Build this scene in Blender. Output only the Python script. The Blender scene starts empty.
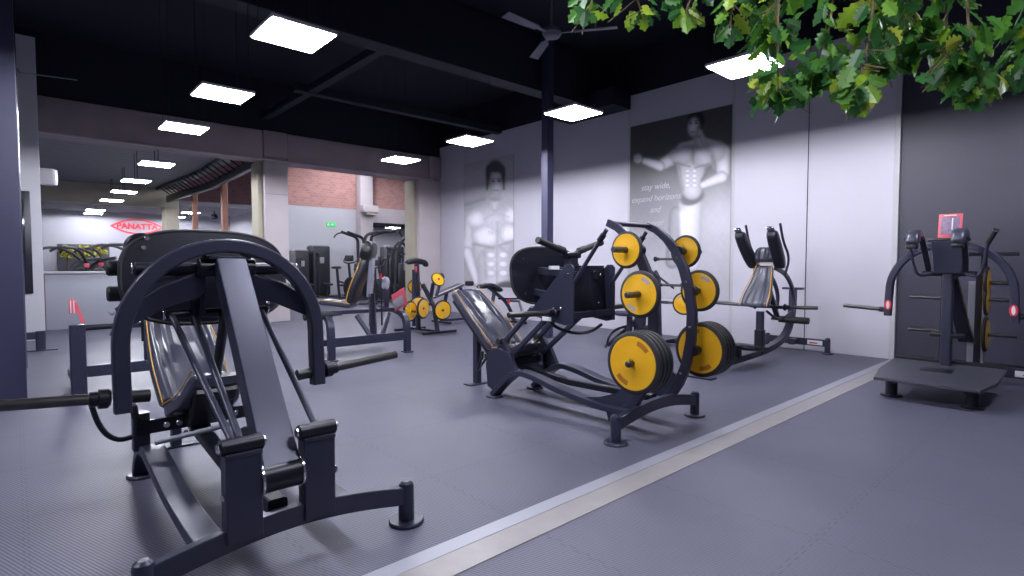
import bpy, bmesh, math, random
import numpy as np
from mathutils import Vector, Matrix
from math import sin, cos, pi, radians, sqrt, atan2, hypot
random.seed(7)
COL = bpy.context.scene.collection
V = Vector
# ------------------------------------------------------------------ camera
FOC, PITCH, YAW, EYE = 549.0, radians(2.45), radians(47.9), 1.4
cam_d = bpy.data.cameras.new('camera'); cam = bpy.data.objects.new('camera', cam_d); COL.objects.link(cam)
cam.location = (0, 0, EYE); cam.rotation_euler = (pi/2-PITCH, 0, YAW-pi/2)
cam_d.sensor_width = 36; cam_d.lens = FOC/1024*36; cam_d.clip_start = .02; cam_d.clip_end = 200
bpy.context.scene.camera = cam
fw = V((cos(YAW)*cos(PITCH), sin(YAW)*cos(PITCH), -sin(PITCH)))
rt = V((sin(YAW), -cos(YAW), 0)); upv = V((cos(YAW)*sin(PITCH), sin(YAW)*sin(PITCH), cos(PITCH)))
def ray(px, py): return fw+rt*((px-512)/FOC)+upv*((288-py)/FOC)
def at_depth(px, py, d): return V((0, 0, EYE))+ray(px, py)*d
# ------------------------------------------------------------------ materials
def mat(name, col, rough=.5, metal=0, bump=0, bscale=60, var=0, vscale=6, spec=.5, coat=0, emit=None, trans=0):
    m = bpy.data.materials.new(name); m.use_nodes = True; nt = m.node_tree; b = nt.nodes['Principled BSDF']
    b.inputs['Base Color'].default_value = (*col, 1); b.inputs['Roughness'].default_value = rough
    b.inputs['Metallic'].default_value = metal; b.inputs['Specular IOR Level'].default_value = spec
    b.inputs['Coat Weight'].default_value = coat
    if emit:
        b.inputs['Emission Color'].default_value = (*emit[0], 1); b.inputs['Emission Strength'].default_value = emit[1]
    tc = nt.nodes.new('ShaderNodeTexCoord')
    if var:
        n = nt.nodes.new('ShaderNodeTexNoise'); n.inputs['Scale'].default_value = vscale; n.inputs['Detail'].default_value = 4
        nt.links.new(tc.outputs['Object'], n.inputs['Vector'])
        mx = nt.nodes.new('ShaderNodeMix'); mx.data_type = 'RGBA'
        mx.inputs[6].default_value = (*[max(0, c*(1-var)) for c in col], 1); mx.inputs[7].default_value = (*[min(1, c*(1+var)) for c in col], 1)
        nt.links.new(n.outputs['Fac'], mx.inputs[0]); nt.links.new(mx.outputs[2], b.inputs['Base Color'])
    if bump:
        n2 = nt.nodes.new('ShaderNodeTexNoise'); n2.inputs['Scale'].default_value = bscale
        nt.links.new(tc.outputs['Object'], n2.inputs['Vector'])
        bp = nt.nodes.new('ShaderNodeBump'); bp.inputs['Strength'].default_value = bump; bp.inputs['Distance'].default_value = .01
        nt.links.new(n2.outputs['Fac'], bp.inputs['Height']); nt.links.new(bp.outputs[0], b.inputs['Normal'])
    return m
METAL = mat('powder_coated_steel', (.040, .042, .076), .34, .3, .05, 300, .08, 9)
DARK = mat('dark_painted_steel', (.014, .014, .026), .34, .3, .04, 200)
BLACK = mat('black_plastic', (.014, .014, .02), .35)
RUBBER = mat('black_rubber', (.016, .016, .021), .55, 0, .1, 200)
GLOSS = mat('gloss_black_panel', (.02, .02, .033), .16, .1)
CHROME = mat('chrome', (.62, .62, .66), .16, 1)
STEEL = mat('worn_steel_sleeve', (.10, .095, .10), .32, .8, .05, 100, .2, 12)
YEL = mat('yellow_urethane', (.80, .43, .012), .36, 0, .08, 120, .06, 14)
YELD = mat('yellow_slot', (.42, .16, .01), .6)
WHT = mat('white_print', (.75, .75, .78), .5)
GREYP = mat('grey_print', (.36, .36, .4), .45)
LEATHER = mat('navy_black_leather', (.05, .053, .085), .3, 0, .08, 160, 0, 6, .6, .15)
LEATHD = mat('black_leather', (.018, .018, .03), .36, 0, .08, 160)
PIPE = mat('amber_piping', (.62, .33, .04), .5)
RED = mat('red_print', (.72, .035, .06), .45)
PINK = mat('pink_placard', (.75, .12, .16), .45)
FANM = mat('fan_grey', (.16, .16, .2), .5)
SILV = mat('silver_paint', (.33, .34, .42), .35, .3)
FARM = mat('far_machine_steel', (.035, .036, .048), .45, .2)
CONC = mat('raw_concrete', (.38, .32, .34), .85, 0, .3, 14, .2, 2.2)
CONCP = mat('painted_concrete', (.60, .54, .56), .8, 0, .2, 12, .1, 2)
CONCY = mat('yellowed_concrete', (.45, .42, .33), .85, 0, .2, 12, .14, 2)
WALLW = mat('white_plaster', (.58, .58, .63), .7, 0, .05, 20, .04, 1.5)
WALLG = mat('grey_panel_paint', (.62, .60, .69), .42, 0, .03, 30, .05, 1.1)
WALLD = mat('dark_panel_paint', (.046, .043, .074), .45, 0, .03, 30, .12, 1.3)
CEIL = mat('dark_ceiling_paint', (.006, .007, .020), .8, 0, .1, 6, .2, 1.5)
BEAMD = mat('dark_beam_paint', (.009, .010, .024), .7, 0, .1, 12, .2, 2)
COLD = mat('dark_blue_column_paint', (.038, .038, .088), .5, 0, .02, 30, .06, 2)
TRIMS = mat('pale_trim', (.55, .54, .58), .4)
RUST = mat('rust_red_post', (.26, .12, .085), .6, 0, .1, 20, .15, 5)
GREEN = mat('green_exit_sign', (.03, .42, .12), .4, emit=((.05, .7, .2), .25))
GLASS = mat('dark_glass', (.02, .022, .03), .08)
PURL = mat('counter_laminate', (.42, .43, .5), .4, 0, 0, 1, .03, 2)
WOOD = mat('pale_wood_threshold', (.32, .30, .31), .35, 0, .04, 60, .12, 7)
ALU = mat('brushed_aluminium_strip', (.38, .39, .46), .42, .25, .03, 80, .06, 3)
LAMP = mat('led_diffuser', (.9, .9, .95), .5, emit=((.90, .91, 1.0), 22.0))
_n = LAMP.node_tree; _g = _n.nodes.new('ShaderNodeNewGeometry'); _d = _n.nodes.new('ShaderNodeVectorMath'); _d.operation = 'DOT_PRODUCT'
_n.links.new(_g.outputs['Normal'], _d.inputs[0]); _n.links.new(_g.outputs['Incoming'], _d.inputs[1])
_m = _n.nodes.new('ShaderNodeMath'); _m.operation = 'MAXIMUM'; _m.inputs[1].default_value = .14; _n.links.new(_d.outputs['Value'], _m.inputs[0])
_q = _n.nodes.new('ShaderNodeMath'); _q.operation = 'DIVIDE'; _q.inputs[0].default_value = 13.0; _n.links.new(_m.outputs[0], _q.inputs[1])   # wide-beam panel: even intensity over the lower half-space
_n.links.new(_q.outputs[0], _n.nodes['Principled BSDF'].inputs['Emission Strength'])
LAMPF = mat('lamp_frame_white', (.7, .7, .72), .5)

def floor_mat():
    m = bpy.data.materials.new('rubber_mat_floor'); m.use_nodes = True; nt = m.node_tree; N = nt.nodes; L = nt.links; b = N['Principled BSDF']
    tc = N.new('ShaderNodeTexCoord')
    # mats 1 m square with a wavy interlocking joint
    sx = N.new('ShaderNodeSeparateXYZ'); L.new(tc.outputs['Object'], sx.inputs[0])
    def math_(op, a, bb=None):
        n = N.new('ShaderNodeMath'); n.operation = op
        for i, q in enumerate((a, bb)):
            if q is None: continue
            if isinstance(q, (int, float)): n.inputs[i].default_value = q
            else: L.new(q, n.inputs[i])
        return n.outputs[0]
    def joint(a, o):
        w = math_('MULTIPLY', math_('SIGN', math_('SINE', math_('MULTIPLY', o, 2*pi/.09))), .010)
        fr = math_('FRACT', math_('ADD', a, w))
        d = math_('ABSOLUTE', math_('SUBTRACT', fr, .5))
        return math_('GREATER_THAN', d, .4955)
    j = math_('MAXIMUM', joint(sx.outputs[0], sx.outputs[1]), joint(sx.outputs[1], sx.outputs[0]))
    # ribs, their direction changes from mat to mat
    ribs = math_('SINE', math_('MULTIPLY', math_('ADD', sx.outputs[0], math_('MULTIPLY', sx.outputs[1], .35)), 2*pi/.016))
    rib2 = math_('SINE', math_('MULTIPLY', sx.outputs[1], 2*pi/.030))
    hh = math_('ADD', math_('MULTIPLY', ribs, .5), math_('MULTIPLY', rib2, .2))
    n = N.new('ShaderNodeTexNoise'); n.inputs['Scale'].default_value = 1.1; n.inputs['Detail'].default_value = 5; L.new(tc.outputs['Object'], n.inputs['Vector'])
    n3 = N.new('ShaderNodeTexNoise'); n3.inputs['Scale'].default_value = 40; L.new(tc.outputs['Object'], n3.inputs['Vector'])
    mx = N.new('ShaderNodeMix'); mx.data_type = 'RGBA'; mx.inputs[6].default_value = (.098, .098, .150, 1); mx.inputs[7].default_value = (.152, .152, .222, 1)
    L.new(n.outputs['Fac'], mx.inputs[0])
    r2 = N.new('ShaderNodeMix'); r2.data_type = 'RGBA'; r2.blend_type = 'MULTIPLY'; r2.inputs[0].default_value = 1
    L.new(mx.outputs[2], r2.inputs[6])
    cr = N.new('ShaderNodeCombineColor'); g = math_('ADD', math_('MULTIPLY', ribs, .26), .9)
    for i in range(3): L.new(g, cr.inputs[i])
    L.new(cr.outputs[0], r2.inputs[7])
    m2 = N.new('ShaderNodeMix'); m2.data_type = 'RGBA'; m2.inputs[7].default_value = (.05, .05, .07, 1)
    jj = math_('MULTIPLY', j, .38)
    L.new(jj, m2.inputs[0]); L.new(r2.outputs[2], m2.inputs[6]); L.new(m2.outputs[2], b.inputs['Base Color'])
    hb = math_('ADD', math_('SUBTRACT', hh, math_('MULTIPLY', j, 2)), math_('MULTIPLY', n3.outputs['Fac'], .5))
    bp = N.new('ShaderNodeBump'); bp.inputs['Strength'].default_value = .35; bp.inputs['Distance'].default_value = .002
    L.new(hb, bp.inputs['Height']); L.new(bp.outputs[0], b.inputs['Normal'])
    b.inputs['Roughness'].default_value = .46; b.inputs['Specular IOR Level'].default_value = .45
    return m
FLOOR = floor_mat()
def corr_mat(name, c1, c2, scale, rough=.6, axis=0):
    m = mat(name, c1, rough); nt = m.node_tree; N = nt.nodes; L = nt.links; b = N['Principled BSDF']
    tc = N.new('ShaderNodeTexCoord'); w = N.new('ShaderNodeTexWave'); w.bands_direction = 'XYZ'[axis]; w.inputs['Scale'].default_value = scale
    L.new(tc.outputs['Object'], w.inputs['Vector'])
    mx = N.new('ShaderNodeMix'); mx.data_type = 'RGBA'; mx.inputs[6].default_value = (*c1, 1); mx.inputs[7].default_value = (*c2, 1)
    L.new(w.outputs['Fac'], mx.inputs[0]); L.new(mx.outputs[2], b.inputs['Base Color'])
    bp = N.new('ShaderNodeBump'); bp.inputs['Strength'].default_value = .6; bp.inputs['Distance'].default_value = .03
    L.new(w.outputs['Fac'], bp.inputs['Height']); L.new(bp.outputs[0], b.inputs['Normal'])
    return m
CORR = corr_mat('corrugated_sheet', (.17, .18, .20), (.25, .26, .285), .95, .5, 1)
def brick_mat():
    m = mat('red_brick', (.35, .15, .12), .85); nt = m.node_tree; N = nt.nodes; L = nt.links; b = N['Principled BSDF']
    tc = N.new('ShaderNodeTexCoord'); mp = N.new('ShaderNodeMapping'); mp.inputs['Rotation'].default_value = (pi/2, 0, 0); L.new(tc.outputs['Object'], mp.inputs[0])
    br = N.new('ShaderNodeTexBrick'); br.inputs['Scale'].default_value = 2.2; br.inputs['Color1'].default_value = (.58, .30, .27, 1); br.inputs['Color2'].default_value = (.46, .23, .21, 1)
    br.inputs['Mortar'].default_value = (.52, .36, .34, 1); L.new(mp.outputs[0], br.inputs[0]); L.new(br.outputs[0], b.inputs['Base Color'])
    return m
BRICK = brick_mat()
def leaf_mat():
    m = bpy.data.materials.new('oak_leaf'); m.use_nodes = True; nt = m.node_tree; N = nt.nodes; L = nt.links; b = N['Principled BSDF']
    g = N.new('ShaderNodeNewGeometry'); r = N.new('ShaderNodeValToRGB'); e = r.color_ramp.elements
    e[0].position = 0; e[0].color = (.012, .05, .015, 1); e[1].position = 1; e[1].color = (.36, .38, .05, 1)
    for p, c in ((.35, (.03, .13, .03, 1)), (.72, (.07, .20, .02, 1)), (.93, (.20, .34, .02, 1))):
        q = e.new(p); q.color = c
    L.new(g.outputs['Random Per Island'], r.inputs[0]); L.new(r.outputs[0], b.inputs['Base Color'])
    b.inputs['Roughness'].default_value = .45
    tr = N.new('ShaderNodeBsdfTranslucent'); L.new(r.outputs[0], tr.inputs[0]); ms = N.new('ShaderNodeMixShader'); ms.inputs[0].default_value = .4
    L.new(b.outputs[0], ms.inputs[1]); L.new(tr.outputs[0], ms.inputs[2]); L.new(ms.outputs[0], N['Material Output'].inputs[0])
    return m
LEAF = leaf_mat()
OLIVE = mat('yellow_green_leaf', (.30, .28, .03), .6, var=.6, vscale=5)
TWIG = mat('twig_bark', (.10, .07, .035), .8)
def vc_mat():
    m = mat('poster_print', (.5, .5, .5), .45); nt = m.node_tree
    a = nt.nodes.new('ShaderNodeAttribute'); a.attribute_name = 'print'
    nt.links.new(a.outputs['Color'], nt.nodes['Principled BSDF'].inputs['Base Color']); return m
PRINT = vc_mat()
# ------------------------------------------------------------------ mesh builder
class MB:
    def __init__(s): s.bm = bmesh.new(); s.hard = False; s.soft = False
    def _ring(s, c, a, b, pts): return [s.bm.verts.new(c+a*p[0]+b*p[1]) for p in pts]
    def _skin(s, rings, close=True, cap=True):
        n = len(rings[0])
        for r0, r1 in zip(rings, rings[1:]):
            for i in range(n if close else n-1):
                j = (i+1) % n
                try: s.bm.faces.new((r0[i], r0[j], r1[j], r1[i]))
                except ValueError: pass
        if cap:
            s.bm.faces.new(list(reversed(rings[0]))); s.bm.faces.new(rings[-1])
    def sweep(s, pts, prof, side=None, cap=True, scl=None):
        pts = [V(p) for p in pts]; rings = []
        n = len(pts); prev = None
        for i, p in enumerate(pts):
            d0 = (pts[i]-pts[i-1]).normalized() if i > 0 else None
            d1 = (pts[i+1]-pts[i]).normalized() if i < n-1 else None
            if d0 is None: t = d1; k = 1
            elif d1 is None: t = d0; k = 1
            else:
                t = (d0+d1)
                if t.length < 1e-6: t = d1
                t.normalize(); k = min(2.0, 1/max(.3, t.dot(d1)))
            if side is not None:
                a = V(side).normalized(); a = (a-t*a.dot(t)).normalized(); b = t.cross(a)
            else:
                if prev is None:
                    h = V((0, 0, 1)) if abs(t.z) < .9 else V((1, 0, 0))
                    a = t.cross(h).normalized()
                else: a = (prev-t*prev.dot(t)).normalized()
                b = t.cross(a); prev = a
            f = scl[i] if scl else 1
            kk = k if side is not None else 1
            rings.append(s._ring(p, a*f, b*f*kk, prof))
        s._skin(rings, True, cap); return s
    def tube(s, pts, r, seg=12, scl=None):
        return s.sweep(pts, [(r*cos(2*pi*i/seg), r*sin(2*pi*i/seg)) for i in range(seg)], None, True, scl)
    def rect(s, pts, w, h, side=(1, 0, 0), bev=.2, scl=None):
        """w is measured along `side`, h across it; corners are rounded"""
        s.hard = True; r = min(w, h)*bev; P = []
        for cx, cy, a0 in ((w/2-r, h/2-r, 0), (-w/2+r, h/2-r, 90), (-w/2+r, -h/2+r, 180), (w/2-r, -h/2+r, 270)):
            for k in range(3):
                a = radians(a0+45*k); P.append((cx+r*cos(a), cy+r*sin(a)))
        return s.sweep(pts, P, side, True, scl)
    def lathe(s, p0, p1, prof, seg=24):
        """prof = (distance along axis from p0 toward p1 in metres, radius)"""
        p0 = V(p0); t = (V(p1)-p0).normalized(); h = V((0, 0, 1)) if abs(t.z) < .9 else V((1, 0, 0))
        a = t.cross(h).normalized(); b = t.cross(a)
        rings = [s._ring(p0+t*d, a, b, [(r*cos(2*pi*i/seg), r*sin(2*pi*i/seg)) for i in range(seg)]) for d, r in prof]
        s._skin(rings); return s
    def cyl(s, p0, p1, r, bev=.004, seg=20):
        L = (V(p1)-V(p0)).length; e = min(bev, r*.5, L*.3)
        return s.lathe(p0, p1, [(0, r-e), (e, r), (L-e, r), (L, r-e)], seg)
    def box(s, c, d, bev=.004, rot=None):
        g = bmesh.ops.create_cube(s.bm, size=1); vs = g['verts']
        M = Matrix.Translation(V(c)) @ (rot.to_4x4() if rot is not None else Matrix.Identity(4)) @ Matrix.Diagonal((*d, 1))
        bmesh.ops.transform(s.bm, matrix=M, verts=vs)
        if bev:
            es = list({e for v in vs for e in v.link_edges})
            bmesh.ops.bevel(s.bm, geom=es, offset=min(bev, min(d)*.3), segments=2, affect='EDGES', profile=.5)
        return s
    def prism(s, poly, ext, bev=0):
        """poly = 3D points of a flat outline, ext = extrusion vector centred on it"""
        s.hard = True; e = V(ext)/2; a = [s.bm.verts.new(V(p)-e) for p in poly]; b = [s.bm.verts.new(V(p)+e) for p in poly]
        f0 = s.bm.faces.new(a); f1 = s.bm.faces.new(list(reversed(b))); n = len(a); fs = [f0, f1]
        for i in range(n): fs.append(s.bm.faces.new((a[i], b[i], b[(i+1) % n], a[(i+1) % n])))
        if bev:
            es = list(f0.edges)+list(f1.edges)
            bmesh.ops.bevel(s.bm, geom=es, offset=bev, segments=2, affect='EDGES', profile=.5)
        return s
    def cushion(s, path, widths, th, side=(1, 0, 0), grooves=(), depth=.012, up=1, n=72, ex=4):
        """padded cushion: path = centre line, widths per station; grooves in -1..1 across on the `up` face"""
        path = [V(p) for p in path]; a = V(side).normalized(); rings = []
        # resample
        P, W = [], []
        for i in range(len(path)-1):
            for k in range(8):
                f = k/8; P.append(path[i].lerp(path[i+1], f)); W.append(widths[i]*(1-f)+widths[i+1]*f)
        P.append(path[-1]); W.append(widths[-1])
        for _ in range(3):
            P = [P[0]]+[(P[i-1]+P[i]*2+P[i+1])/4 for i in range(1, len(P)-1)]+[P[-1]]
            W = [W[0]]+[(W[i-1]+W[i]*2+W[i+1])/4 for i in range(1, len(W)-1)]+[W[-1]]
        N = len(P)
        Ls = [0]
        for i in range(1, N): Ls.append(Ls[-1]+(P[i]-P[i-1]).length)
        T = Ls[-1]
        for i in range(N):
            t = (P[min(N-1, i+1)]-P[max(0, i-1)]).normalized(); nn = t.cross(a)*up
            dd = min(Ls[i], T-Ls[i]); q = min(1, dd/(th*.5)); ef = sqrt(max(0.0, 1-(1-q)**2)); ef = max(ef, .25)
            w = (W[i]/2)*(.86+.14*ef); b = th/2*ef; pts = []
            for k in range(n):
                an = 2*pi*k/n; c_, s_ = cos(an), sin(an)
                x = w*(abs(c_)**(2/ex))*(1 if c_ >= 0 else -1); y = b*(abs(s_)**(2/ex))*(1 if s_ >= 0 else -1)
                if s_ > 0:
                    for g in grooves:
                        gg = g[0]+(g[1]-g[0])*Ls[i]/T if isinstance(g, tuple) else g
                        y -= depth*ef*math.exp(-((x/w-gg)/.085)**2)
                pts.append((x, y))
            rings.append(s._ring(P[i], a, nn, pts))
        s._skin(rings); return s
    def done(s, name, m, parent=None, loc=None, ang=35, smooth=True):
        if s.hard: ang = 20
        bmesh.ops.remove_doubles(s.bm, verts=s.bm.verts, dist=1e-5)
        bmesh.ops.recalc_face_normals(s.bm, faces=s.bm.faces)
        if smooth:
            for f in s.bm.faces: f.smooth = True
            for e in s.bm.edges:
                if len(e.link_faces) == 2 and e.calc_face_angle(0) > radians(ang): e.smooth = False
        me = bpy.data.meshes.new(name); s.bm.to_mesh(me); s.bm.free(); me.materials.append(m)
        o = bpy.data.objects.new(name, me); COL.objects.link(o)
        if parent is not None: o.parent = parent
        if loc is not None: o.location = loc
        return o
def thing(name, label, cat, loc=(0, 0, 0), rz=0, group=None):
    o = bpy.data.objects.new(name, None); COL.objects.link(o); o.empty_display_size = .1
    o.location = loc; o.rotation_euler = (0, 0, rz); o['label'] = label; o['category'] = cat
    if group: o['group'] = group
    return o
def tag(o, label, cat, group=None):
    o['label'] = label; o['category'] = cat
    if group: o['group'] = group
    return o
def struct(o): o['kind'] = 'structure'; return o
def dup(root, loc=None, rz=None, label=None, group=None):
    r = root.copy(); COL.objects.link(r)
    if loc is not None: r.location = loc
    if rz is not None: r.rotation_euler = (0, 0, rz)
    if label: r['label'] = label
    if group: r['group'] = group
    for ch in list(root.children):
        c = ch.copy(); COL.objects.link(c); c.parent = r
        for g in list(ch.children):
            d = g.copy(); COL.objects.link(d); d.parent = c
    return r
def arc(c, r, a0, a1, n=10, plane='yz'):
    out = []
    for i in range(n+1):
        a = radians(a0+(a1-a0)*i/n); p, q = c[0]+r*cos(a), c[1]+r*sin(a)
        out.append((p, q))
    return out
def smooth_path(pts, k=3):
    """Chaikin corner cutting keeps the ends"""
    pts = [V(p) for p in pts]
    for _ in range(k):
        q = [pts[0]]
        for a, b in zip(pts, pts[1:]): q += [a.lerp(b, .25), a.lerp(b, .75)]
        q.append(pts[-1]); pts = q
    return pts
def text_part(name, s, size, m, parent, M, ext=.0015, align='CENTER', shear=0, bold=0):
    c = bpy.data.curves.new(name, 'FONT'); c.body = s; c.size = size; c.extrude = ext; c.align_x = align; c.align_y = 'CENTER'; c.shear = shear
    c.offset = bold; c.materials.append(m)
    q = bpy.data.objects.new(name, c); COL.objects.link(q); bpy.context.view_layer.update()
    me = bpy.data.meshes.new_from_object(q.evaluated_get(bpy.context.evaluated_depsgraph_get())); me.materials.clear(); me.materials.append(m)
    bpy.data.objects.remove(q); bpy.data.curves.remove(c)
    o = bpy.data.objects.new(name, me); COL.objects.link(o); o.parent = parent; o.matrix_local = M; return o
def frame(origin, xdir, zdir):
    """matrix with local x along xdir and local z along zdir"""
    x = V(xdir).normalized(); z = V(zdir).normalized(); y = z.cross(x)
    M = Matrix((x, y, z)).transposed().to_4x4(); M.translation = V(origin); return M
XA, YB = 9.583, 13.8
# ------------------------------------------------------------------ room shell
def slab(name, lo, hi, m, bev=0, parent=None):
    lo = V(lo); hi = V(hi); return MB().box((lo+hi)/2, hi-lo, bev).done(name, m, parent, smooth=False)
struct(slab('floor', (-4.2, -3.2, -.1), (20, 33, 0), FLOOR))
struct(slab('ceiling', (-4.2, -3.2, 5.8), (XA+.3, YB+.43, 6.0), CEIL))
struct(slab('wall_right', (XA, 2.245, 0), (XA+.25, YB+.1, 4.9), WALLG))
struct(slab('wall_right_upper', (XA-.02, 2.245, 4.9), (XA+.25, YB+.1, 5.8), CEIL))
struct(slab('wall_right_dark', (XA+.03, -3.2, 0), (XA+.28, 2.20, 5.8), WALLD))
struct(slab('wall_front', (-4.2, -3.4, 0), (XA+.3, -3.2, 5.8), WALLD))
struct(slab('wall_left', (-4.4, -3.2, 0), (-4.2, 33, 5.8), WALLD))
struct(slab('trim_1', (XA-.018, 2.19, 0), (XA+.1, 2.262, 5.78), TRIMS, .004))
struct(slab('trim_2', (-4.2, 2.135, 0), (XA-.02, 2.235, .006), ALU, .002))
struct(slab('trim_3', (-4.2, 1.965, 0), (XA-.02, 2.135, .004), WOOD, .002))
struct(slab('baseboard_right', (XA+.012, -3.2, 0), (XA+.03, 2.19, .09), DARK, .002))
k = 4
for y in (3.442, 4.70, 6.945, 9.10, 10.50, 12.70):
    w = .006 if y == 3.442 else .03
    mt = DARK if y == 3.442 else TRIMS
    if y in (9.10, 10.5, 12.7): mt, w = WALLG, .012
    struct(slab('trim_%d' % k, (XA-.006, y-w, 0), (XA+.01, y+w, 4.9), mt, 0)); k += 1
# dark post standing in front of the right wall
t = thing('steel_post', 'slim dark square steel post running up to the ceiling in front of the right wall', 'post', (7.6, 7.40, 0))
MB().rect([(0, 0, .012), (0, 0, 5.78)], .17, .17, (1, 0, 0), .08).done('shaft', COLD, t)
MB().box((0, 0, .006), (.28, .28, .012), .003).done('base_plate', DARK, t)
# ceiling beams
def beam(lo, hi, label, m=BEAMD):
    return tag(slab('ceiling_beam', lo, hi, m, .01), label, 'beam')
beam((-4, 7.55, 4.72), (XA, 7.9, 5.78), 'deep dark beam crossing the ceiling over the middle of the gym')
beam((4.45, 7.9, 4.86), (4.62, YB, 5.0), 'narrow dark ceiling joist running toward the concrete beam')
beam((4.2, 11.0, 4.84), (XA, 11.2, 5.0), 'dark secondary ceiling beam nearer the back opening')
beam((9.0, 6.92, 4.62), (XA, 8.6, 5.0), 'dark boxed ceiling block above the right wall posters')
# opening into the second hall
t = thing('concrete_beam', 'long stained concrete beam spanning the opening to the second hall', 'beam', (0, YB, 0))
MB().box((2.1, .22, 4.24), (4.72, .44, .72), .02).done('beam_span', CONC, t)
MB().box((7.3, .22, 4.24), (4.52, .44, .72), .02).done('beam_span', CONC, t)
MB().box((4.3, -.01, 3.905), (10, .03, .035), .004).done('lower_lip', CONCP, t)
struct(slab('wall_header', (-4.2, YB+.05, 4.58), (XA, YB+.43, 5.8), CEIL))
def column(x0, x1, label, m=CONCP, y0=YB-.02, y1=YB+.5, h=3.88, flange=None, name='concrete_column'):
    t = thing(name, label, 'column', ((x0+x1)/2, (y0+y1)/2, 0)); w = (x1-x0); d = y1-y0
    MB().box((0, 0, h/2), (w, d, h), .015).done('shaft', m, t)
    return t
c1 = column(4.48, 5.03, 'square pink-grey concrete column in the middle of the opening')
MB().box((0, -.06, 4.30), (.56, .40, .62), .02).done('capital', CONC, c1)
MB().box((-.34, .12, 1.94), (.10, .5, 3.86), .008).done('pale_jamb', CONCY, c1)
MB().box((0, -.27, 3.1), (.5, .01, .012), .001).done('joint', CONC, c1)
c2 = column(8.80, 9.56, 'broad concrete column in the corner beside the right wall')
MB().box((.18, -.08, 4.28), (.42, .42, .64), .02).done('capital', CONC, c2)
MB().box((-.44, .12, 1.94), (.10, .5, 3.86), .008).done('pale_jamb', CONCY, c2)
pl = thing('white_pier', 'tall white pier at the left edge beside the dark blue column', 'pier', (-.2, YB-.36, 0))
MB().box((0, 0, 2.76), (1.16, .2, 5.52), .01).done('shaft', WALLW, pl)
t = thing('wall_display', 'tall narrow dark glass display with a black frame on the white pier', 'display', (.05, YB-.49, 1.80))
MB().box((0, 0, 0), (.36, .05, 1.86), .012).done('frame', DARK, t)
MB().box((-.03, -.028, -.05), (.24, .008, 1.66), .002).done('glass', GLASS, t)
t = thing('wall_speaker', 'small white box loudspeaker on the side of the white pier', 'speaker', (.49, 13.45, 3.03))
MB().box((0, 0, 0), (.26, .2, .30), .03, Matrix.Rotation(radians(-20), 3, 'Z')).done('cabinet', TRIMS, t)
MB().box((.02, -.105, 0), (.18, .01, .22), .004, Matrix.Rotation(radians(-20), 3, 'Z')).done('grille', WHT, t)
MB().cyl((-.16, .08, 0), (-.05, .03, 0), .02).done('bracket', DARK, t)
# near dark blue column
t = thing('blue_column', 'wide dark blue column cut by the left edge of the view', 'column', (-.52, 7.95, 0))
MB().box((0, 0, 2.89), (1.16, .7, 5.78), .012).done('shaft', COLD, t)
MB().box((.584, -.2, 2.6), (.012, .05, 4.6), .003).done('corner_strip', CHROME, t)
t.location.x = -.525
# ---- second hall
HY = 31.0
struct(slab('ceiling_1', (-4.2, YB+.4, 4.35), (4.7, 25.2, 4.5), CORR))
struct(slab('ceiling_2', (-4.2, 25.2, 3.78), (7.9, HY, 3.95), mat('grey_soffit', (.20, .20, .23), .7, 0, 0, 1, .1, 2)))
tag(slab('ceiling_beam', (-4.2, 25.0, 3.62), (4.86, 25.5, 4.36), CONCY, .02), 'yellowish concrete beam further back in the second hall', 'beam')
tag(slab('hall_column', (4.36, 25.0, 0), (4.86, 25.6, 3.62), CONCY, .02), 'yellowish concrete column beside the red oval wall logo', 'column')
struct(slab('wall_back', (-4.2, HY, 0), (8.6, HY+.2, 3.9), mat('pale_grey_wall_paint', (.36, .36, .41), .75, 0, .05, 20, .04, 1.5)))
struct(slab('wall_gable', (4.5, HY-.4, 3.9), (11, HY-.2, 7.0), BRICK))
struct(slab('wall_back_left', (-4.2, YB+.4, 4.3), (4.7, YB+.5, 4.6), CONC))
# right side of the second hall
WY2 = 24.5
struct(slab('wall_back_right', (8.45, WY2, 0), (12.15, WY2+.2, 4.02), WALLW))
struct(slab('wall_brick', (8.45, WY2-.02, 4.02), (12.15, WY2+.18, 8.2), BRICK))
struct(slab('wall_return', (8.3, WY2, 0), (8.45, HY, 3.9), WALLW))
t = thing('hall_column', 'pale pilaster with a small box beside the brick band of the far wall', 'column', (12.43, WY2-.15, 0))
MB().box((0, 0, 4.0), (.65, .70, 8.0), .02).done('shaft', CONCP, t)
MB().box((0, -.55, 4.01), (.78, .42, .34), .03).done('corbel', CONCP, t)
MB().box((.05, -.57, 3.79), (.5, .3, .12), .02).done('corbel_foot', CONCY, t)
struct(MB().prism([(12.75, WY2, 4.15), (17.4, WY2, 4.15), (14.2, WY2, 6.3), (12.75, WY2, 7.3)], (0, .15, 0)).done('wall_brick_slope', BRICK, smooth=False))
struct(slab('wall_lintel', (12.75, WY2-.1, 3.45), (19, WY2+.2, 4.15), CONCP))
struct(slab('wall_far_right', (12.6, 31, 0), (20, 31.2, 4.2), WALLW))
struct(slab('ceiling_3', (12.75, WY2+.2, 3.7), (20, 31, 3.85), BEAMD))
struct(slab('wall_side', (19.8, 14, 0), (20, 33, 9), WALLW))
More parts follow.
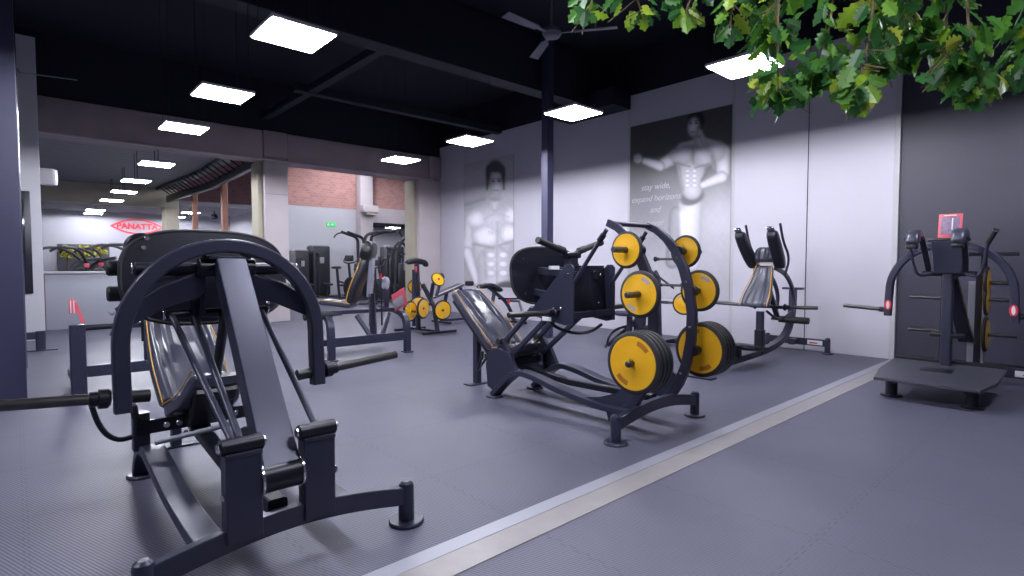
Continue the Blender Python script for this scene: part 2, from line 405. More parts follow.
# high pitched roof sheet behind the brick
struct(MB().prism([(4.7, YB+.45, 5.0), (20, YB+.45, 5.0), (20, 32, 8.4), (4.7, 32, 8.4)], (0, 0, .1)).done('ceiling_4', CORR, smooth=False))
t = thing('roof_truss', 'dark lattice roof girder running back through the second hall', 'truss', (0, 0, 0))
tp = [(4.50, 14.6), (4.62, 17), (4.72, 19.5), (4.55, 22.5), (4.45, 24.8)]
MB().rect([(x, y, 3.93) for x, y in tp], .26, .12, (0, 0, 1)).done('lower_chord', DARK, t)
MB().rect([(x-.35, y, 4.32) for x, y in tp], .16, .10, (0, 0, 1)).done('upper_chord', DARK, t)
for i in range(20):
    y = 14.8+i*.5; x = 4.55
    MB().tube([(x, y, 3.97), (x-.33, y+.25, 4.28)], .022, 6).done('lattice_bar', BEAMD, t)
for px, (x, y) in ((0, (4.785, 18.4)), (1, (4.675, 21.6))):
    tag(MB().rect([(x, y, 0), (x, y, 3.88)], .17, .17).done('rust_post', RUST), ['nearer', 'farther'][px]+' rust-red steel post under the roof girder of the second hall', 'post')
# counter and mural
t = thing('reception_counter', 'plain grey half-height counter wall behind the left machines', 'counter', (0, 15.25, 0))
MB().box((2.5, .12, .60), (4.1, .2, 1.2), .006).done('front_panel', PURL, t)
MB().box((2.5, .12, 1.225), (4.16, .34, .05), .008).done('worktop', TRIMS, t)
MB().box((.43, .0, .6), (.03, .06, 1.2), .004).done('end_trim', mat('maroon_edge', (.12, .03, .05), .5), t)
MURBK = mat('mural_dark', (.045, .05, .065), .5, 0, 0, 1, .7, 3)
mu = tag(slab('mirror_panel', (1.36, HY-.05, .6), (3.2, HY, 2.30), MURBK, .004), 'long dark mirrored panel under the white wall behind the counter', 'mirror')
# wall logo: red lens outline with lettering
lg = thing('wall_sign', 'red pointed oval sign with red capital lettering on the far white wall', 'sign', (4.30, HY-.02, 3.17))
bm_ = MB()
def lens(w, h, n=24):
    up = [(-w+2*w*i/n, 0, h*(1-abs(-1+2*i/n)**2.0)) for i in range(n+1)]
    return up+[(p[0], 0, -p[2]) for p in reversed(up[1:-1])]
lo_, li_ = lens(1.06, .37), lens(.93, .29)
vo = [bm_.bm.verts.new(p) for p in lo_]; vi = [bm_.bm.verts.new(p) for p in li_]
for i in range(len(vo)): j = (i+1) % len(vo); bm_.bm.faces.new((vo[i], vo[j], vi[j], vi[i]))
r_ = bmesh.ops.extrude_face_region(bm_.bm, geom=bm_.bm.faces[:])
bmesh.ops.translate(bm_.bm, verts=[v for v in r_['geom'] if isinstance(v, bmesh.types.BMVert)], vec=(0, -.02, 0))
bm_.done('oval_outline', RED, lg, smooth=False)
text_part('lettering', 'PANATTA', .36, RED, lg, frame((0, -.015, 0), (1, 0, 0), (0, -1, 0)), .008, shear=0, bold=.016)
# foliage hedge and far machines (left of the logo)
def leafy_mass(mb, c, r, n, size):
    for _ in range(n):
        while True:
            q = V((random.uniform(-1, 1), random.uniform(-1, 1), random.uniform(-1, 1)))
            if q.length < 1: break
        p = V(c)+V((q.x*r[0], q.y*r[1], q.z*r[2])); leaf(mb, p, V((random.uniform(-1, 1), random.uniform(-1, 1), random.uniform(-1, .5))), size*random.uniform(.7, 1.2))
def leaf(mb, base, dirv, L, nrm=None):
    t = V(dirv).normalized(); h = nrm if nrm is not None else V((random.uniform(-1, 1), random.uniform(-1, 1), random.uniform(-1, 1)))
    a = t.cross(h)
    if a.length < .05: a = t.cross(V((1, 0, .3)))
    a.normalize(); n = a.cross(t); N = 24; droop = random.uniform(-.1, .35); mid, lf, rg = [], [], []
    for i in range(N+1):
        u = i/N; w = .27*L*(sin(pi*min(1, u**1.15*.94+.06)))**.62*(1+.27*sin(u*pi*8.2-.3))
        w = max(w, .008*L); p = V(base)+t*(L*u)-n*(droop*L*u*u); mid.append(mb.bm.verts.new(p))
        lf.append(mb.bm.verts.new(p+a*w+n*(w*.22)-t*(.03*L))); rg.append(mb.bm.verts.new(p-a*w+n*(w*.22)-t*(.03*L)))
    for i in range(N):
        mb.bm.faces.new((mid[i], mid[i+1], lf[i+1], lf[i])); mb.bm.faces.new((mid[i+1], mid[i], rg[i], rg[i+1]))
for i, (x, w) in enumerate(((1.62, .21), (2.18, .21), (2.72, .20))):
    m_ = MB(); leafy_mass(m_, (0, 0, 0), (w, .25, .26), 230, .15)
    tg = thing('shrub', ['leftmost', 'middle', 'rightmost'][i]+' of the three yellow-green shrubs along the far wall behind the counter', 'shrub', (x, HY-1.1, 0))
    m_.done('foliage', OLIVE, tg, (0, 0, 1.96)); MB().tube([(0, 0, 1.0), (.03, 0, 1.6), (0, 0, 2.1)], .03).done('stem', TWIG, tg)
    MB().lathe((0, 0, 0), (0, 0, 1), [(0, .2), (.05, .24), (1.02, .30), (1.06, .30), (1.06, .26)]).done('planter', DARK, tg)
# ------------------------------------------------------------------ lamps
def make_light(x, y, label, rod=False, z=3.6):
    t = thing('ceiling_light', label, 'light', (x, y, z), 0, None)
    m_ = MB()
    for s_ in (-1, 1):
        m_.box((s_*.30, 0, .012), (.016, .616, .03), .002); m_.box((0, s_*.30, .012), (.6, .016, .03), .002)
    m_.box((0, 0, .026), (.6, .6, .008), 0); m_.done('frame', LAMPF, t)
    MB().box((0, 0, -.002), (.585, .585, .020), 0).done('diffuser', LAMP, t, smooth=False)
    top = 5.8 if y < YB else (4.35 if y < 25 else 3.78)
    if y > YB and x > 4.8: top = 3.7 if x > 12.7 and y > 25 else (3.78 if y > 25.2 else 5.0+(y-14.25)*.1915)
    for a, b in (((-.25, -.25), (.25, -.25), (-.25, .25), (.25, .25)) if y < YB else ((0, -.2), (0, .2))):
        MB().cyl((a, b, .03), (a, b, top-z-.005), .003 if not rod else .008, .001, 6).done('hanging_rod', DARK, t)
    return t
XL, XR = 2.05, 6.08
for x, y, l in ((XL, 5.40, 'nearest ceiling light panel of the left row'), (XL, 7.85, 'second ceiling light panel of the left row'),
    (XL+.03, 10.20, 'third ceiling light panel of the left row, just before the concrete beam'),
    (XR, 10.22, 'ceiling light panel of the right row farthest back near the corner column'), (XR, 7.85, 'ceiling light panel of the right row above the torso poster'),
    (XR, 5.40, 'ceiling light panel just above the slim dark post'), (XR-.02, 2.86, 'ceiling light panel partly covered by the hanging oak leaves'),
    (XL, 2.86, 'ceiling light panel of the left row above the camera'), (XL, .4, 'ceiling light panel of the left row behind the camera'),
    (XR, -.15, 'ceiling light panel of the right row above the standing platform machine'), (-2.0, 2.86, 'ceiling light panel at the far left of the room'),
    (-2.0, 5.4, 'ceiling light panel at the far left beside the blue column')):
    make_light(x, y, l)
for i, (x, y) in enumerate(((2.36, 14.24), (2.42, 17.45), (2.50, 20.3), (2.52, 23.3), (2.47, 27.9), (2.55, 29.7), (5.6, 26.6), (5.6, 29.4))):
    make_light(x, y, ['first', 'second', 'third', 'fourth', 'fifth', 'sixth', 'seventh', 'eighth'][i]+' light panel of the second hall counting away from the concrete beam'
        if i < 6 else ['nearer', 'farther'][i-6]+' light panel of the second hall behind the rust-red posts', 'light')
for i, (x, y) in enumerate(((13.4, 27.4), (15.3, 26.6))):
    make_light(x, y, ['left', 'right'][i]+' light panel in the low bay behind the pulley machines', z=3.4)
for i, (x, y) in enumerate(((7.2, 16.6), (10.6, 16.8), (9.2, 20.6), (13.2, 20.4), (11.2, 22.6), (13.6, 17.2))):  # unseen fill panels added to brighten the hall, hidden behind the concrete beam
    make_light(x, y, 'added fill light '+['over the aisle', 'nearer over the bikes', 'near the brick band', 'over the pulley towers', 'farthest before the white wall', 'at the far right'][i]+' of the second hall, above the opening', z=(5.0, 5.0, 5.55, 5.55, 5.95, 5.0)[i])
t = thing('spot_lamp', 'small bright round lamp hanging beside the roof girder', 'lamp', (5.9, 19.0, 4.55))
MB().lathe((0, 0, 0), (0, 0, 1), [(0, .05), (.02, .09), (.12, .07), (.16, .02)]).done('shade', LAMPF, t); MB().lathe((0, 0, -.01), (0, 0, 1), [(0, .06), (.012, .07)]).done('bulb', LAMP, t)
# fans
def make_fan(loc, rz, label, z=4.2, R_=.78):
    t = thing('ceiling_fan', label, 'fan', (loc[0], loc[1], z), rz)
    MB().lathe((0, 0, -.05), (0, 0, 1), [(0, .05), (.01, .09), (.06, .12), (.11, .10), (.13, .04)]).done('motor_hub', FANM, t)
    MB().cyl((0, 0, .07), (0, 0, 5.8-z), .014).done('downrod', FANM, t)
    for i in range(3):
        a = 2*pi*i/3; c_, s_ = cos(a), sin(a); side = V((-s_, c_, .18))
        MB().rect([(c_*.10, s_*.10, 0), (c_*.25, s_*.25, 0), (c_*.26, s_*.26, 0), (c_*R_, s_*R_, -.01)], .10, .008, side, .3, [.45, .5, 1, 1.25]).done('blade', FANM, t)
    return t
make_fan((4.92, 4.72), radians(62), 'dark three-bladed ceiling fan near the top middle of the view')
f2 = make_fan((.02, 10.9), radians(-17), 'grey ceiling fan partly hidden behind the blue column')
# ------------------------------------------------------------------ shared machine pieces
def foot(root, x, y, h=.2, r=.042, R_=.095, m=METAL):
    o = MB().lathe((x, y, .015), (x, y, 1), [(0, r), (h-.03, r), (h-.012, r*.88), (h, r*.5)]).done('foot_post', m, root)
    MB().lathe((x, y, 0), (x, y, 1), [(0, R_), (.012, R_), (.02, R_*.94)], 28).done('foot_disc', m, o); return o
class Bolts:
    def __init__(s): s.l = []
    def done(s, name, m, parent):
        for p, d, r in s.l: MB().cyl(p, V(p)+V(d).normalized()*.012, r, .003, 10).done(name, m, parent)
def bolt(mb, p, d, r=.012):
    if isinstance(mb, Bolts): mb.l.append((p, d, r))
    else: mb.cyl(p, V(p)+V(d).normalized()*.012, r, .003, 8)
def sleeve(root, p0, p1, r=.025, m=STEEL, collar=True, name='weight_sleeve'):
    p0, p1 = V(p0), V(p1); o = MB().cyl(p0, p1, r, .006).done(name, m, root)
    if collar:
        d = (p1-p0).normalized(); MB().lathe(p0, p1, [(0, r*1.6), (.01, r*2.0), (.03, r*2.0), (.04, r*1.3), (.09, r*1.3), (.095, r*1.05)]).done('collar', DARK, o)
    return o
def seat_unit(root, xc, y0, z0, w=.44, L=.5, rise=.2, nf=.78):
    """reclined seat: pan rising to the front (toward -y), backrest leaning away (+y)"""
    pan = [(xc, y0-L, z0+rise), (xc, y0-L*.6, z0+rise*.38), (xc, y0-.02, z0+.0)]; pw = [w*nf, w*(.5+.5*nf), w]
    o = MB().cushion(pan, pw, .11, (1, 0, 0), (-.55, 0, .55), .018, -1).done('seat_pad', LEATHER, root)
    back = [(xc, y0+.02, z0+.02), (xc, y0+.26, z0+.24), (xc, y0+.52, z0+.44), (xc, y0+.78, z0+.62)]; ww = [w*1.0, w*1.08, w*1.0, w*.86]
    o2 = MB().cushion(back, ww, .13, (1, 0, 0), ((-.62, -.8), (-.3, -.5), (-.02, -.16), (.02, .16), (.3, .5), (.62, .8)), .02, -1).done('backrest_pad', LEATHER, root)
    for s_ in (-1, 1):
        MB().tube(smooth_path([V(p)+V((s_*pw[i]/2*.97, .02, .048)) for i, p in enumerate(pan)], 2), .004, 6).done('piping', PIPE, o)
        MB().tube(smooth_path([V(b)+V((s_*ww[i]/2*.97, -.035, .045)) for i, b in enumerate(back)], 2), .004, 6).done('piping', PIPE, o2)
    MB().prism([(xc, y0-L+.02, z0+rise-.06), (xc, y0-L*.6, z0+rise*.38-.07), (xc, y0-.0, z0-.06), (xc, y0-.02, z0-.12), (xc, y0-L*.62, z0+rise*.2-.10), (xc, y0-L, z0+rise-.10)], (w*(.1+.72*nf), 0, 0), .01).done('seat_shell', BLACK, root)
    m_ = Bolts()
    for q in ((-.10, -L*.85, rise*.72-.09), (.10, -L*.85, rise*.72-.09), (-.12, -L*.4, -.10), (.12, -L*.4, -.10)): bolt(m_, (xc+q[0], y0+q[1], z0+q[2]), (0, -.6, -.7), .014)
    m_.done('seat_bolt', CHROME, root)
    MB().prism([(xc, y0+.06, z0-.08), (xc, y0+.8, z0+.53), (xc, y0+.83, z0+.49), (xc, y0+.1, z0-.13)], (w*.62, 0, 0), .008).done('back_shell', BLACK, root)
def base_frame(root, hw, xc=0, xr=.30, ydisc=1.78, hp=.2, dx=0, pk=-.03):
    """front crossbar arched between two posts plus two arched rails running back"""
    n = 16; pts = [(xc-hw+2*hw*i/n, 0, .15+.075*sin(pi*i/n)) for i in range(n+1)]
    MB().rect(pts, .055, .095, (0, 1, 0), .12).done('crossbar', METAL, root)
    foot(root, xc-hw, 0, hp+.015); foot(root, xc+hw, 0, hp+.015)
    xc += dx
    for s_ in (-1, 1):
        P = [(xc+s_*xr, .02, .185), (xc+s_*xr, .35, .175), (xc+s_*xr, .85, .25+pk*.6), (xc+s_*xr, 1.15, .33+pk), (xc+s_*xr, 1.42, .36+pk), (xc+s_*xr, 1.62, .20), (xc+s_*xr, ydisc, .03)]
        MB().rect(smooth_path(P, 2), .125, .055, (1, 0, 0), .12).done('floor_rail', METAL, root)
        MB().lathe((xc+s_*xr, ydisc+.01, 0), (xc+s_*xr, ydisc+.01, 1), [(0, .095), (.012, .095), (.02, .088)]).done('foot_disc', METAL, root)
# ================================================================== machine A : foreground vertical leg press seen from its front
A = thing('leg_press_machine', 'large dark grey leg press with an arched lever frame in the left foreground', 'exercise machine', (.94, 2.56, 0))
XC = -.06
base_frame(A, .598, 0, .31, 1.74, dx=-.04, pk=-.085)
for s_ in (-1, 1):                        # two box uprights with pin housings
    x = XC+s_*.168
    u = MB().rect([(x, 0, .2), (x, 0, .585)], .15, .085, (1, 0, 0), .08).done('upright', METAL, A)
    MB().cyl((x-.088, -.005, .612), (x+.088, -.005, .612), .036).done('pin_housing', DARK, u)
    MB().box((x, -.002, .578), (.15, .095, .02), .004).done('cap_plate', METAL, u)
    m_ = Bolts(); bolt(m_, (x-.088, -.005, .612), (-1, 0, 0), .022); bolt(m_, (x+.088, -.005, .612), (1, 0, 0), .022)
    bolt(m_, (x+s_*.078, -.02, .40), (s_, 0, 0), .016); m_.done('pin_cap', CHROME, u)
MB().cyl((XC-.095, .015, .43), (XC+.10, .015, .43), .068).done('pivot_axle', DARK, A)
for x in (XC-.09, XC+.088): MB().cyl((x-.006, .015, .43), (x+.006, .015, .43), .078, .002).done('pivot_washer', CHROME, A)
MB().rect([(XC+.002, .02, .44), (XC+.012, .42, .93), (XC+.015, .80, 1.40)], .168, .115, (1, 0, 0), .06, [1, .95, .92]).done('lever_column', METAL, A)
hub = MB().cyl((XC-.13, .86, 1.385), (XC+.16, .86, 1.385), .052).done('lever_hub', DARK, A)
MB().box((XC+.015, .815, 1.438), (.22, .07, .02), .006).done('hub_plate', METAL, hub)
for x in (XC-.105, XC+.10):
    MB().prism([(x, .80, 1.43), (x, .88, 1.43), (x, .90, 1.50)], (.012, 0, 0), .001).done('gusset', METAL, hub)
MB().cyl((XC-.42, .91, 1.375), (XC+.42, .91, 1.375), .036).done('top_axle', DARK, A)
for s_ in (-1, 1):
    m_ = Bolts(); bolt(m_, (XC+s_*.42, .91, 1.375), (s_, 0, 0), .024); bolt(m_, (XC+s_*.42, .90, 1.40), (s_, 0, 0), .01); m_.done('axle_bolt', CHROME, A)
    # broad tapered arms from the hub to the arch
    MB().rect([(XC+s_*.10, .93, 1.30), (XC+s_*.30, .90, 1.235), (XC+s_*.485, .83, 1.13)], .13, .07, (0, -.2, 1), .12, [1.15, 1, .8]).done('arch_arm', METAL, A)
    MB().rect([(XC+s_*.10, .95, 1.40), (XC+s_*.10, .97, 1.12)], .03, .12, (1, 0, 0), .1).done('hub_cheek', METAL, A)
# arch frame
ay = .80; pts = [(XC-.50, ay-.02, .655), (XC-.50, ay, .93)]
for i in range(25):
    a = pi-pi*i/24; c_, s__ = cos(a), sin(a)
    pts.append((XC+.50*c_, ay, .985+.52*abs(s__)))
pts += [(XC+.50, ay, .93), (XC+.50, ay-.02, .655)]
MB().rect(pts, .085, .075, (0, 1, 0), .14).done('arch_frame', METAL, A)
for s_ in (-1, 1):
    L_ = .50
    MB().cyl((XC+s_*.57, ay, .735), (XC+s_*(.57+L_), ay, .775), .027, .005).done('weight_sleeve', STEEL, A)
    MB().lathe((XC+s_*.545, ay, .733), (XC+s_*1.2, ay, .785), [(0, .034), (.012, .05), (.05, .05), (.055, .038), (.085, .038), (.09, .028)]).done('sleeve_collar', DARK, A)
    MB().cyl((XC+s_*.47, ay, .728), (XC+s_*.38, ay, .722), .034).done('sleeve_stub', BLACK, A)
# foot platform
def oval(w, h, n=48, ex=2.9): return [(w*(abs(cos(2*pi*i/n))**(2/ex))*(1 if cos(2*pi*i/n) >= 0 else -1), h*(abs(sin(2*pi*i/n))**(2/ex))*(1 if sin(2*pi*i/n) >= 0 else -1)) for i in range(n)]
def foot_plate(root, xc, y, zc, w=.50, h=.285, m=GLOSS):
    q = oval(w, h); pl_ = MB().prism([(xc+a, y+(b*.12), zc+b) for a, b in q], (0, .016, 0), .004).done('foot_platform', m, root)
    ring = [(xc+a*1.0, y+b*.12, zc+b*1.0) for a, b in q]; ring.append(ring[0]); ring.append(ring[1])
    MB().tube(ring, .012, 8).done('rubber_rim', RUBBER, pl_)
    m_ = Bolts()
    for a, b in ((-.33, .17), (.33, .17), (-.33, -.17), (.33, -.17), (-.12, -.22), (.12, -.22)): bolt(m_, (xc+a, y-.008+b*.12, zc+b), (0, -1, .1), .013)
    m_.done('platform_bolt', CHROME, pl_)
foot_plate(A, XC-.01, 1.14, 1.325, .445, .275, DARK)
for z in (1.38, 1.235):
    b_ = MB().cyl((XC-.42, 1.24, z), (XC+.42, 1.24, z), .022).done('handle_bar', METAL, A)
    for s_ in (-1, 1): MB().lathe((XC+s_*.375, 1.24, z), (XC+s_*.8, 1.24, z), [(0, .03), (.01, .044), (.12, .044), (.13, .036)]).done('rubber_grip', RUBBER, b_)
d_ = MB().cyl((XC-.345, 1.16, 1.50), (XC-.345, 1.24, 1.50), .08, .01, 28).done('stop_disc', DARK, A)
m_ = Bolts(); bolt(m_, (XC-.32, 1.158, 1.55), (0, -1, 0), .014); m_.done('disc_bolt', CHROME, d_)
# lower pivot of the platform and the link rods down to the uprights
MB().cyl((XC-.27, 1.0, 1.12), (XC+.27, 1.0, 1.12), .026).done('link_axle', DARK, A)
m_ = Bolts(); [bolt(m_, (XC+s_*.27, 1.0, 1.12), (s_, 0, 0), .03) for s_ in (-1, 1)]; m_.done('link_nut', CHROME, A)
for s_ in (-1, 1): MB().rect([(XC+s_*.12, .98, 1.2), (XC+s_*.12, 1.0, 1.07)], .05, .07).done('link_lug', DARK, A)
for a, b in (((XC-.24, 1.0, 1.12), (XC-.20, 0, .62)), ((XC-.13, 1.0, 1.12), (XC-.165, .02, .62)), ((XC+.24, 1.0, 1.12), (XC+.17, .0, .62))):
    o = MB().cyl(a, b, .0165, .002, 12).done('link_rod', METAL, A)
MB().cyl((XC+.03, .92, 1.2), (XC+.03, 1.35, .45), .028, .004, 14).done('gas_spring', BLACK, A)
# seat and rear frame
seat_unit(A, XC+.03, 1.68, .42, .44, .50, .29, .62)
MB().rect([(XC-.33, 1.50, .25), (XC-.33, 1.50, .48)], .09, .08, (1, 0, 0), .1).done('rear_post', METAL, A)
MB().rect([(XC+.36, 1.50, .27), (XC+.36, 1.50, .47)], .07, .08, (1, 0, 0), .1).done('rear_post', METAL, A)
r_ = MB().rect([(XC-.36, 1.47, .39), (XC+.36, 1.47, .39)], .03, .085, (0, 1, 0), .1).done('seat_rail', DARK, A)
m_ = Bolts()
for x in (-.20, -.13, -.06, .12, .2): bolt(m_, (XC+x, 1.452, .39), (0, -1, 0), .02)
m_.done('rail_bolt', CHROME, r_)
MB().rect([(XC, .05, .27), (XC, .7, .24), (XC, 1.45, .30), (XC, 1.9, .34), (XC, 2.3, .35)], .09, .07).done('spine_beam', DARK, A)
MB().rect([(XC, 2.28, .015), (XC, 2.28, .75)], .07, .09).done('rear_leg', METAL, A)
MB().box((XC, 2.28, .008), (.5, .12, .016), .004).done('rear_foot_plate', METAL, A)
MB().rect([(XC, 1.5, .3), (XC, 1.62, .42)], .12, .1).done('seat_mount', METAL, A)
MB().cyl((XC-.30, 1.22, .35), (XC+.1, 1.05, .43), .016).done('damper', SILV, A)
MB().tube(smooth_path([(XC-.36, 1.5, .34), (XC-.45, 1.52, .32), (XC-.53, 1.55, .40), (XC-.58, 1.55, .62)], 3), .016, 10).done('release_lever', DARK, A)
h_ = MB().tube(smooth_path([(XC-.12, 1.60, .40), (XC-.25, 1.50, .40), (XC-.34, 1.45, .42), (XC-.37, 1.43, .52)], 3), .015, 10).done('seat_handle', DARK, A)
MB().cyl((XC-.362, 1.437, .46), (XC-.375, 1.43, .545), .021).done('grip', RUBBER, h_); MB().cyl((XC-.375, 1.43, .543), (XC-.377, 1.43, .553), .019).done('grip_cap', CHROME, h_)
# ================================================================== machine B : leg press with plate pegs
B = thing('leg_press_machine', 'dark grey leg press in the middle holding yellow plates on side pegs', 'exercise machine', (4.035, 2.60, 0))
base_frame(B, .595, 0, .30, 1.80)
apts = [(.30, .10), (.20, .13), (.08, .21), (-.02, .36), (-.085, .52), (-.13, .75), (-.135, .98), (-.105, 1.18), (-.05, 1.36), (.03, 1.52), (.13, 1.635), (.23, 1.71), (.33, 1.755)]
for s_ in (-1, 1):
    x = s_*.29
    a_ = MB().rect([(x, y, z) for y, z in apts], .05, .085, (1, 0, 0), .12, [1]*9+[.95, .85, .75, .7]).done('storage_arch', METAL, B)
    m_ = Bolts()
    for y, z in ((-.05, .45), (-.13, .86), (-.09, 1.25), (-.0, 1.46)): bolt(m_, (x-s_*.025, y, z), (-s_, 0, 0), .013)
    m_.done('arch_bolt', CHROME, a_)
    MB().prism([(x, .04, .2), (x, .62, .215), (x, .40, .245), (x, .22, .31), (x, .06, .45), (x, -.02, .42)], (.03, 0, 0), .003).done('gusset_plate', METAL, B)
    for (y, z, L_) in ((.0, 1.515, .36), (-.13, 1.17, .36), (-.16, .655, .385)):
        pg = MB().cyl((s_*.29, y, z), (s_*(.29+L_), y, z), .0245, .006).done('plate_peg', STEEL if z < 1 else mat('peg_brown_steel', (.16, .10, .08), .3, .8) if False else STEEL, B)
        MB().cyl((s_*.27, y, z), (s_*.33, y, z), .045).done('peg_flange', DARK, pg)
    # diagonal rod arch -> carriage
    o = MB().cyl((x, .34, 1.70), (s_*.285, .74, 1.20), .019).done('stay_rod', METAL, B)
    MB().cyl((x, .37, 1.66), (x*1.01, .42, 1.60), .027).done('rod_bush', DARK, o)
    # carriage side plate
    cp = MB().prism([(s_*.30, .70, .86), (s_*.30, .70, 1.37), (s_*.30, .73, 1.40), (s_*.30, .79, 1.40), (s_*.30, 1.24, .97), (s_*.30, 1.22, .90), (s_*.30, .80, .84)], (.016, 0, 0), .004).done('carriage_plate', METAL, B)
    m_ = Bolts(); bolt(m_, (s_*.308, .78, 1.30), (s_, 0, 0), .026); bolt(m_, (s_*.308, .86, .99), (s_, 0, 0), .02); bolt(m_, (s_*.308, 1.14, .94), (s_, 0, 0), .02); m_.done('plate_bolt', CHROME, cp)
    sleeve(B, (s_*.31, .92, .95), (s_*.90, .92, .965), .0255)
    MB().box((s_*.311, 1.03, .885), (.003, .12, .04), .001).done('label_plate', WHT, cp)
    # links down to the rear brackets
    for (y0_, z0_, y1_, z1_) in ((1.06, .90, 1.62, .44), (1.28, .97, 1.80, .50)):
        MB().rect([(s_*.25, y0_, z0_), (s_*.25, y1_, z1_)], .04, .055, (1, 0, 0), .3).done('link_arm', METAL, B)
    br = MB().prism([(s_*.30, 1.44, .30), (s_*.30, 1.56, .50), (s_*.30, 1.72, .53), (s_*.30, 1.86, .50), (s_*.30, 1.93, .34), (s_*.30, 1.90, .10), (s_*.30, 1.78, .06), (s_*.30, 1.60, .28)], (.05, 0, 0), .006).done('rear_bracket', METAL, B)
    MB().rect([(s_*.29, 1.58, .46), (s_*.28, 1.70, .60)], .05, .07).done('bracket_horn', METAL, br)
    MB().cyl((s_*.20, 1.71, .60), (s_*.34, 1.71, .60), .036).done('bumper_roller', RUBBER, br)
    MB().rect([(s_*.14, .80, 1.30), (s_*.14, 1.30, 1.34)], .05, .07, (1, 0, 0), .1).done('platform_arm', METAL, B)
    MB().rect([(s_*.22, .85, 1.08), (s_*.22, 1.28, 1.13)], .05, .06, (1, 0, 0), .1).done('platform_arm', METAL, B)
MB().box((-.225, 1.02, 1.37), (.004, .14, .035), .001).done('label_plate', WHT, B)
MB().cyl((-.27, .30, 1.75), (.27, .30, 1.75), .02).done('arch_crosstube', METAL, B)
MB().box((0, .82, 1.14), (.585, .02, .50), .004, Matrix.Rotation(radians(-4), 3, 'X')).done('carriage_panel', GLOSS, B)
MB().rect([(-.29, .77, .935), (.29, .77, .935)], .10, .05, (0, 1, 0), .12).done('carriage_crossbar', METAL, B)
m_ = Bolts(); bolt(m_, (.2, .805, 1.3), (0, -1, 0)); bolt(m_, (-.2, .805, 1.3), (0, -1, 0)); bolt(m_, (.18, .81, 1.03), (0, -1, 0)); m_.done('panel_bolt', CHROME, B)
foot_plate(B, 0, 1.33, 1.29, .50, .285)
MB().rect([(0, 1.0, 1.32), (0, 1.0, 1.50)], .12, .09).done('handle_post', METAL, B)
MB().box((0, 1.0, 1.49), (.2, .1, .06), .02).done('handle_yoke', DARK, B)
for s_ in (-1, 1):
    v_ = MB().rect([(s_*.03, 1.0, 1.48), (s_*.14, 1.0, 1.545)], .05, .05).done('handle_stem', METAL, B)
    MB().lathe((s_*.10, 1.0, 1.53), (s_*.46, 1.0, 1.625), [(0, .026), (.01, .036), (.1, .036), (.11, .03), (.34, .03), (.355, .034), (.38, .03)]).done('rubber_grip', RUBBER, v_)
MB().tube(smooth_path([(-.26, 1.05, .86), (-.26, .95, .80), (-.1, .85, .74), (.1, .82, .75), (.28, .85, .80)], 3), .016, 10).done('cable_loom', BLACK, B)
MB().rect([(-.3, 1.70, .36), (.3, 1.70, .36)], .06, .08, (0, 1, 0), .1).done('rear_crossbar', DARK, B)
MB().box((.27, 1.66, .36), (.05, .10, .22), .008).done('latch_box', DARK, B)
MB().box((.243, 1.66, .36), (.005, .06, .13), .002).done('latch_label', SILV, B)
MB().rect([(0, .05, .26), (0, 1.0, .24), (0, 1.7, .30), (0, 2.3, .34)], .08, .06).done('spine_beam', DARK, B)
seat_unit(B, -.04, 1.90, .46, .46, .30, .08, .9)
MB().rect([(-.05, 2.42, .015), (-.05, 2.42, .80)], .07, .09).done('rear_leg', METAL, B)
MB().box((-.05, 2.42, .008), (.30, .14, .016), .004).done('rear_foot_plate', METAL, B)
h_ = MB().tube(smooth_path([(-.24, 1.95, .44), (-.34, 2.0, .30), (-.40, 1.98, .26), (-.42, 1.9, .36), (-.42, 1.88, .44)], 3), .015, 10).done('seat_handle', DARK, B)
MB().cyl((-.42, 1.88, .40), (-.42, 1.87, .49), .021).done('grip', RUBBER, h_)
# ------------------------------------------------------------------ weight plates
def plate_parts(t, R_, th, name='weight_plate'):
    """axis = local x, outer face toward -x; rim, yellow face on both sides, grip slots, bore ring"""
    rim = MB(); seg = 48
    rim.lathe((-th/2, 0, 0), (1, 0, 0), [(0, R_*.87), (.003, R_*.95), (.010, R_), (th-.010, R_), (th-.003, R_*.95), (th, R_*.87)], seg); rim.done('rubber_rim', RUBBER, t)
    for s_ in (-1, 1):
        e = th/2+.0015
        f = MB().lathe((s_*(e-.006), 0, 0), (s_*1, 0, 0), [(0, R_*.86), (.005, R_*.855), (.0065, R_*.835), (.0055, R_*.79), (.0055, R_*.44), (.0075, R_*.40), (.0075, R_*.22), (.0095, R_*.19), (.0095, .036), (.006, .033), (.006, .02)], seg).done('yellow_face', YEL, t)
        for a0 in ((55, 235) if R_ > .16 else ()):
            q = [];
            for i in range(9): a = radians(a0-19+38*i/8); q.append((a, R_*.76))
            for i in range(9): a = radians(a0+19-38*i/8); q.append((a, R_*.60))
            MB().prism([(s_*(e-.0008), r*cos(a), r*sin(a)) for a, r in q], (.0035, 0, 0), .001).done('grip_slot', YELD if R_ > .2 else GREYP, f)
PL = {}
def place_plate(kind, loc, label, group, rz=0, rx=0, ry=0):
    R_, th = dict(big=(.240, .044), mid=(.183, .034), small=(.147, .028), bg=(.20, .04), bgs=(.15, .03))[kind]
    if kind not in PL:
        o = thing('weight_plate', label, 'weight plate', loc); plate_parts(o, R_, th); PL[kind] = o
    else:
        o = dup(PL[kind], loc)
    o['label'] = label; o['category'] = 'weight plate'; o['group'] = group
    o.rotation_euler = (rx, ry, rz); return o
bx, by = 4.035, 2.60
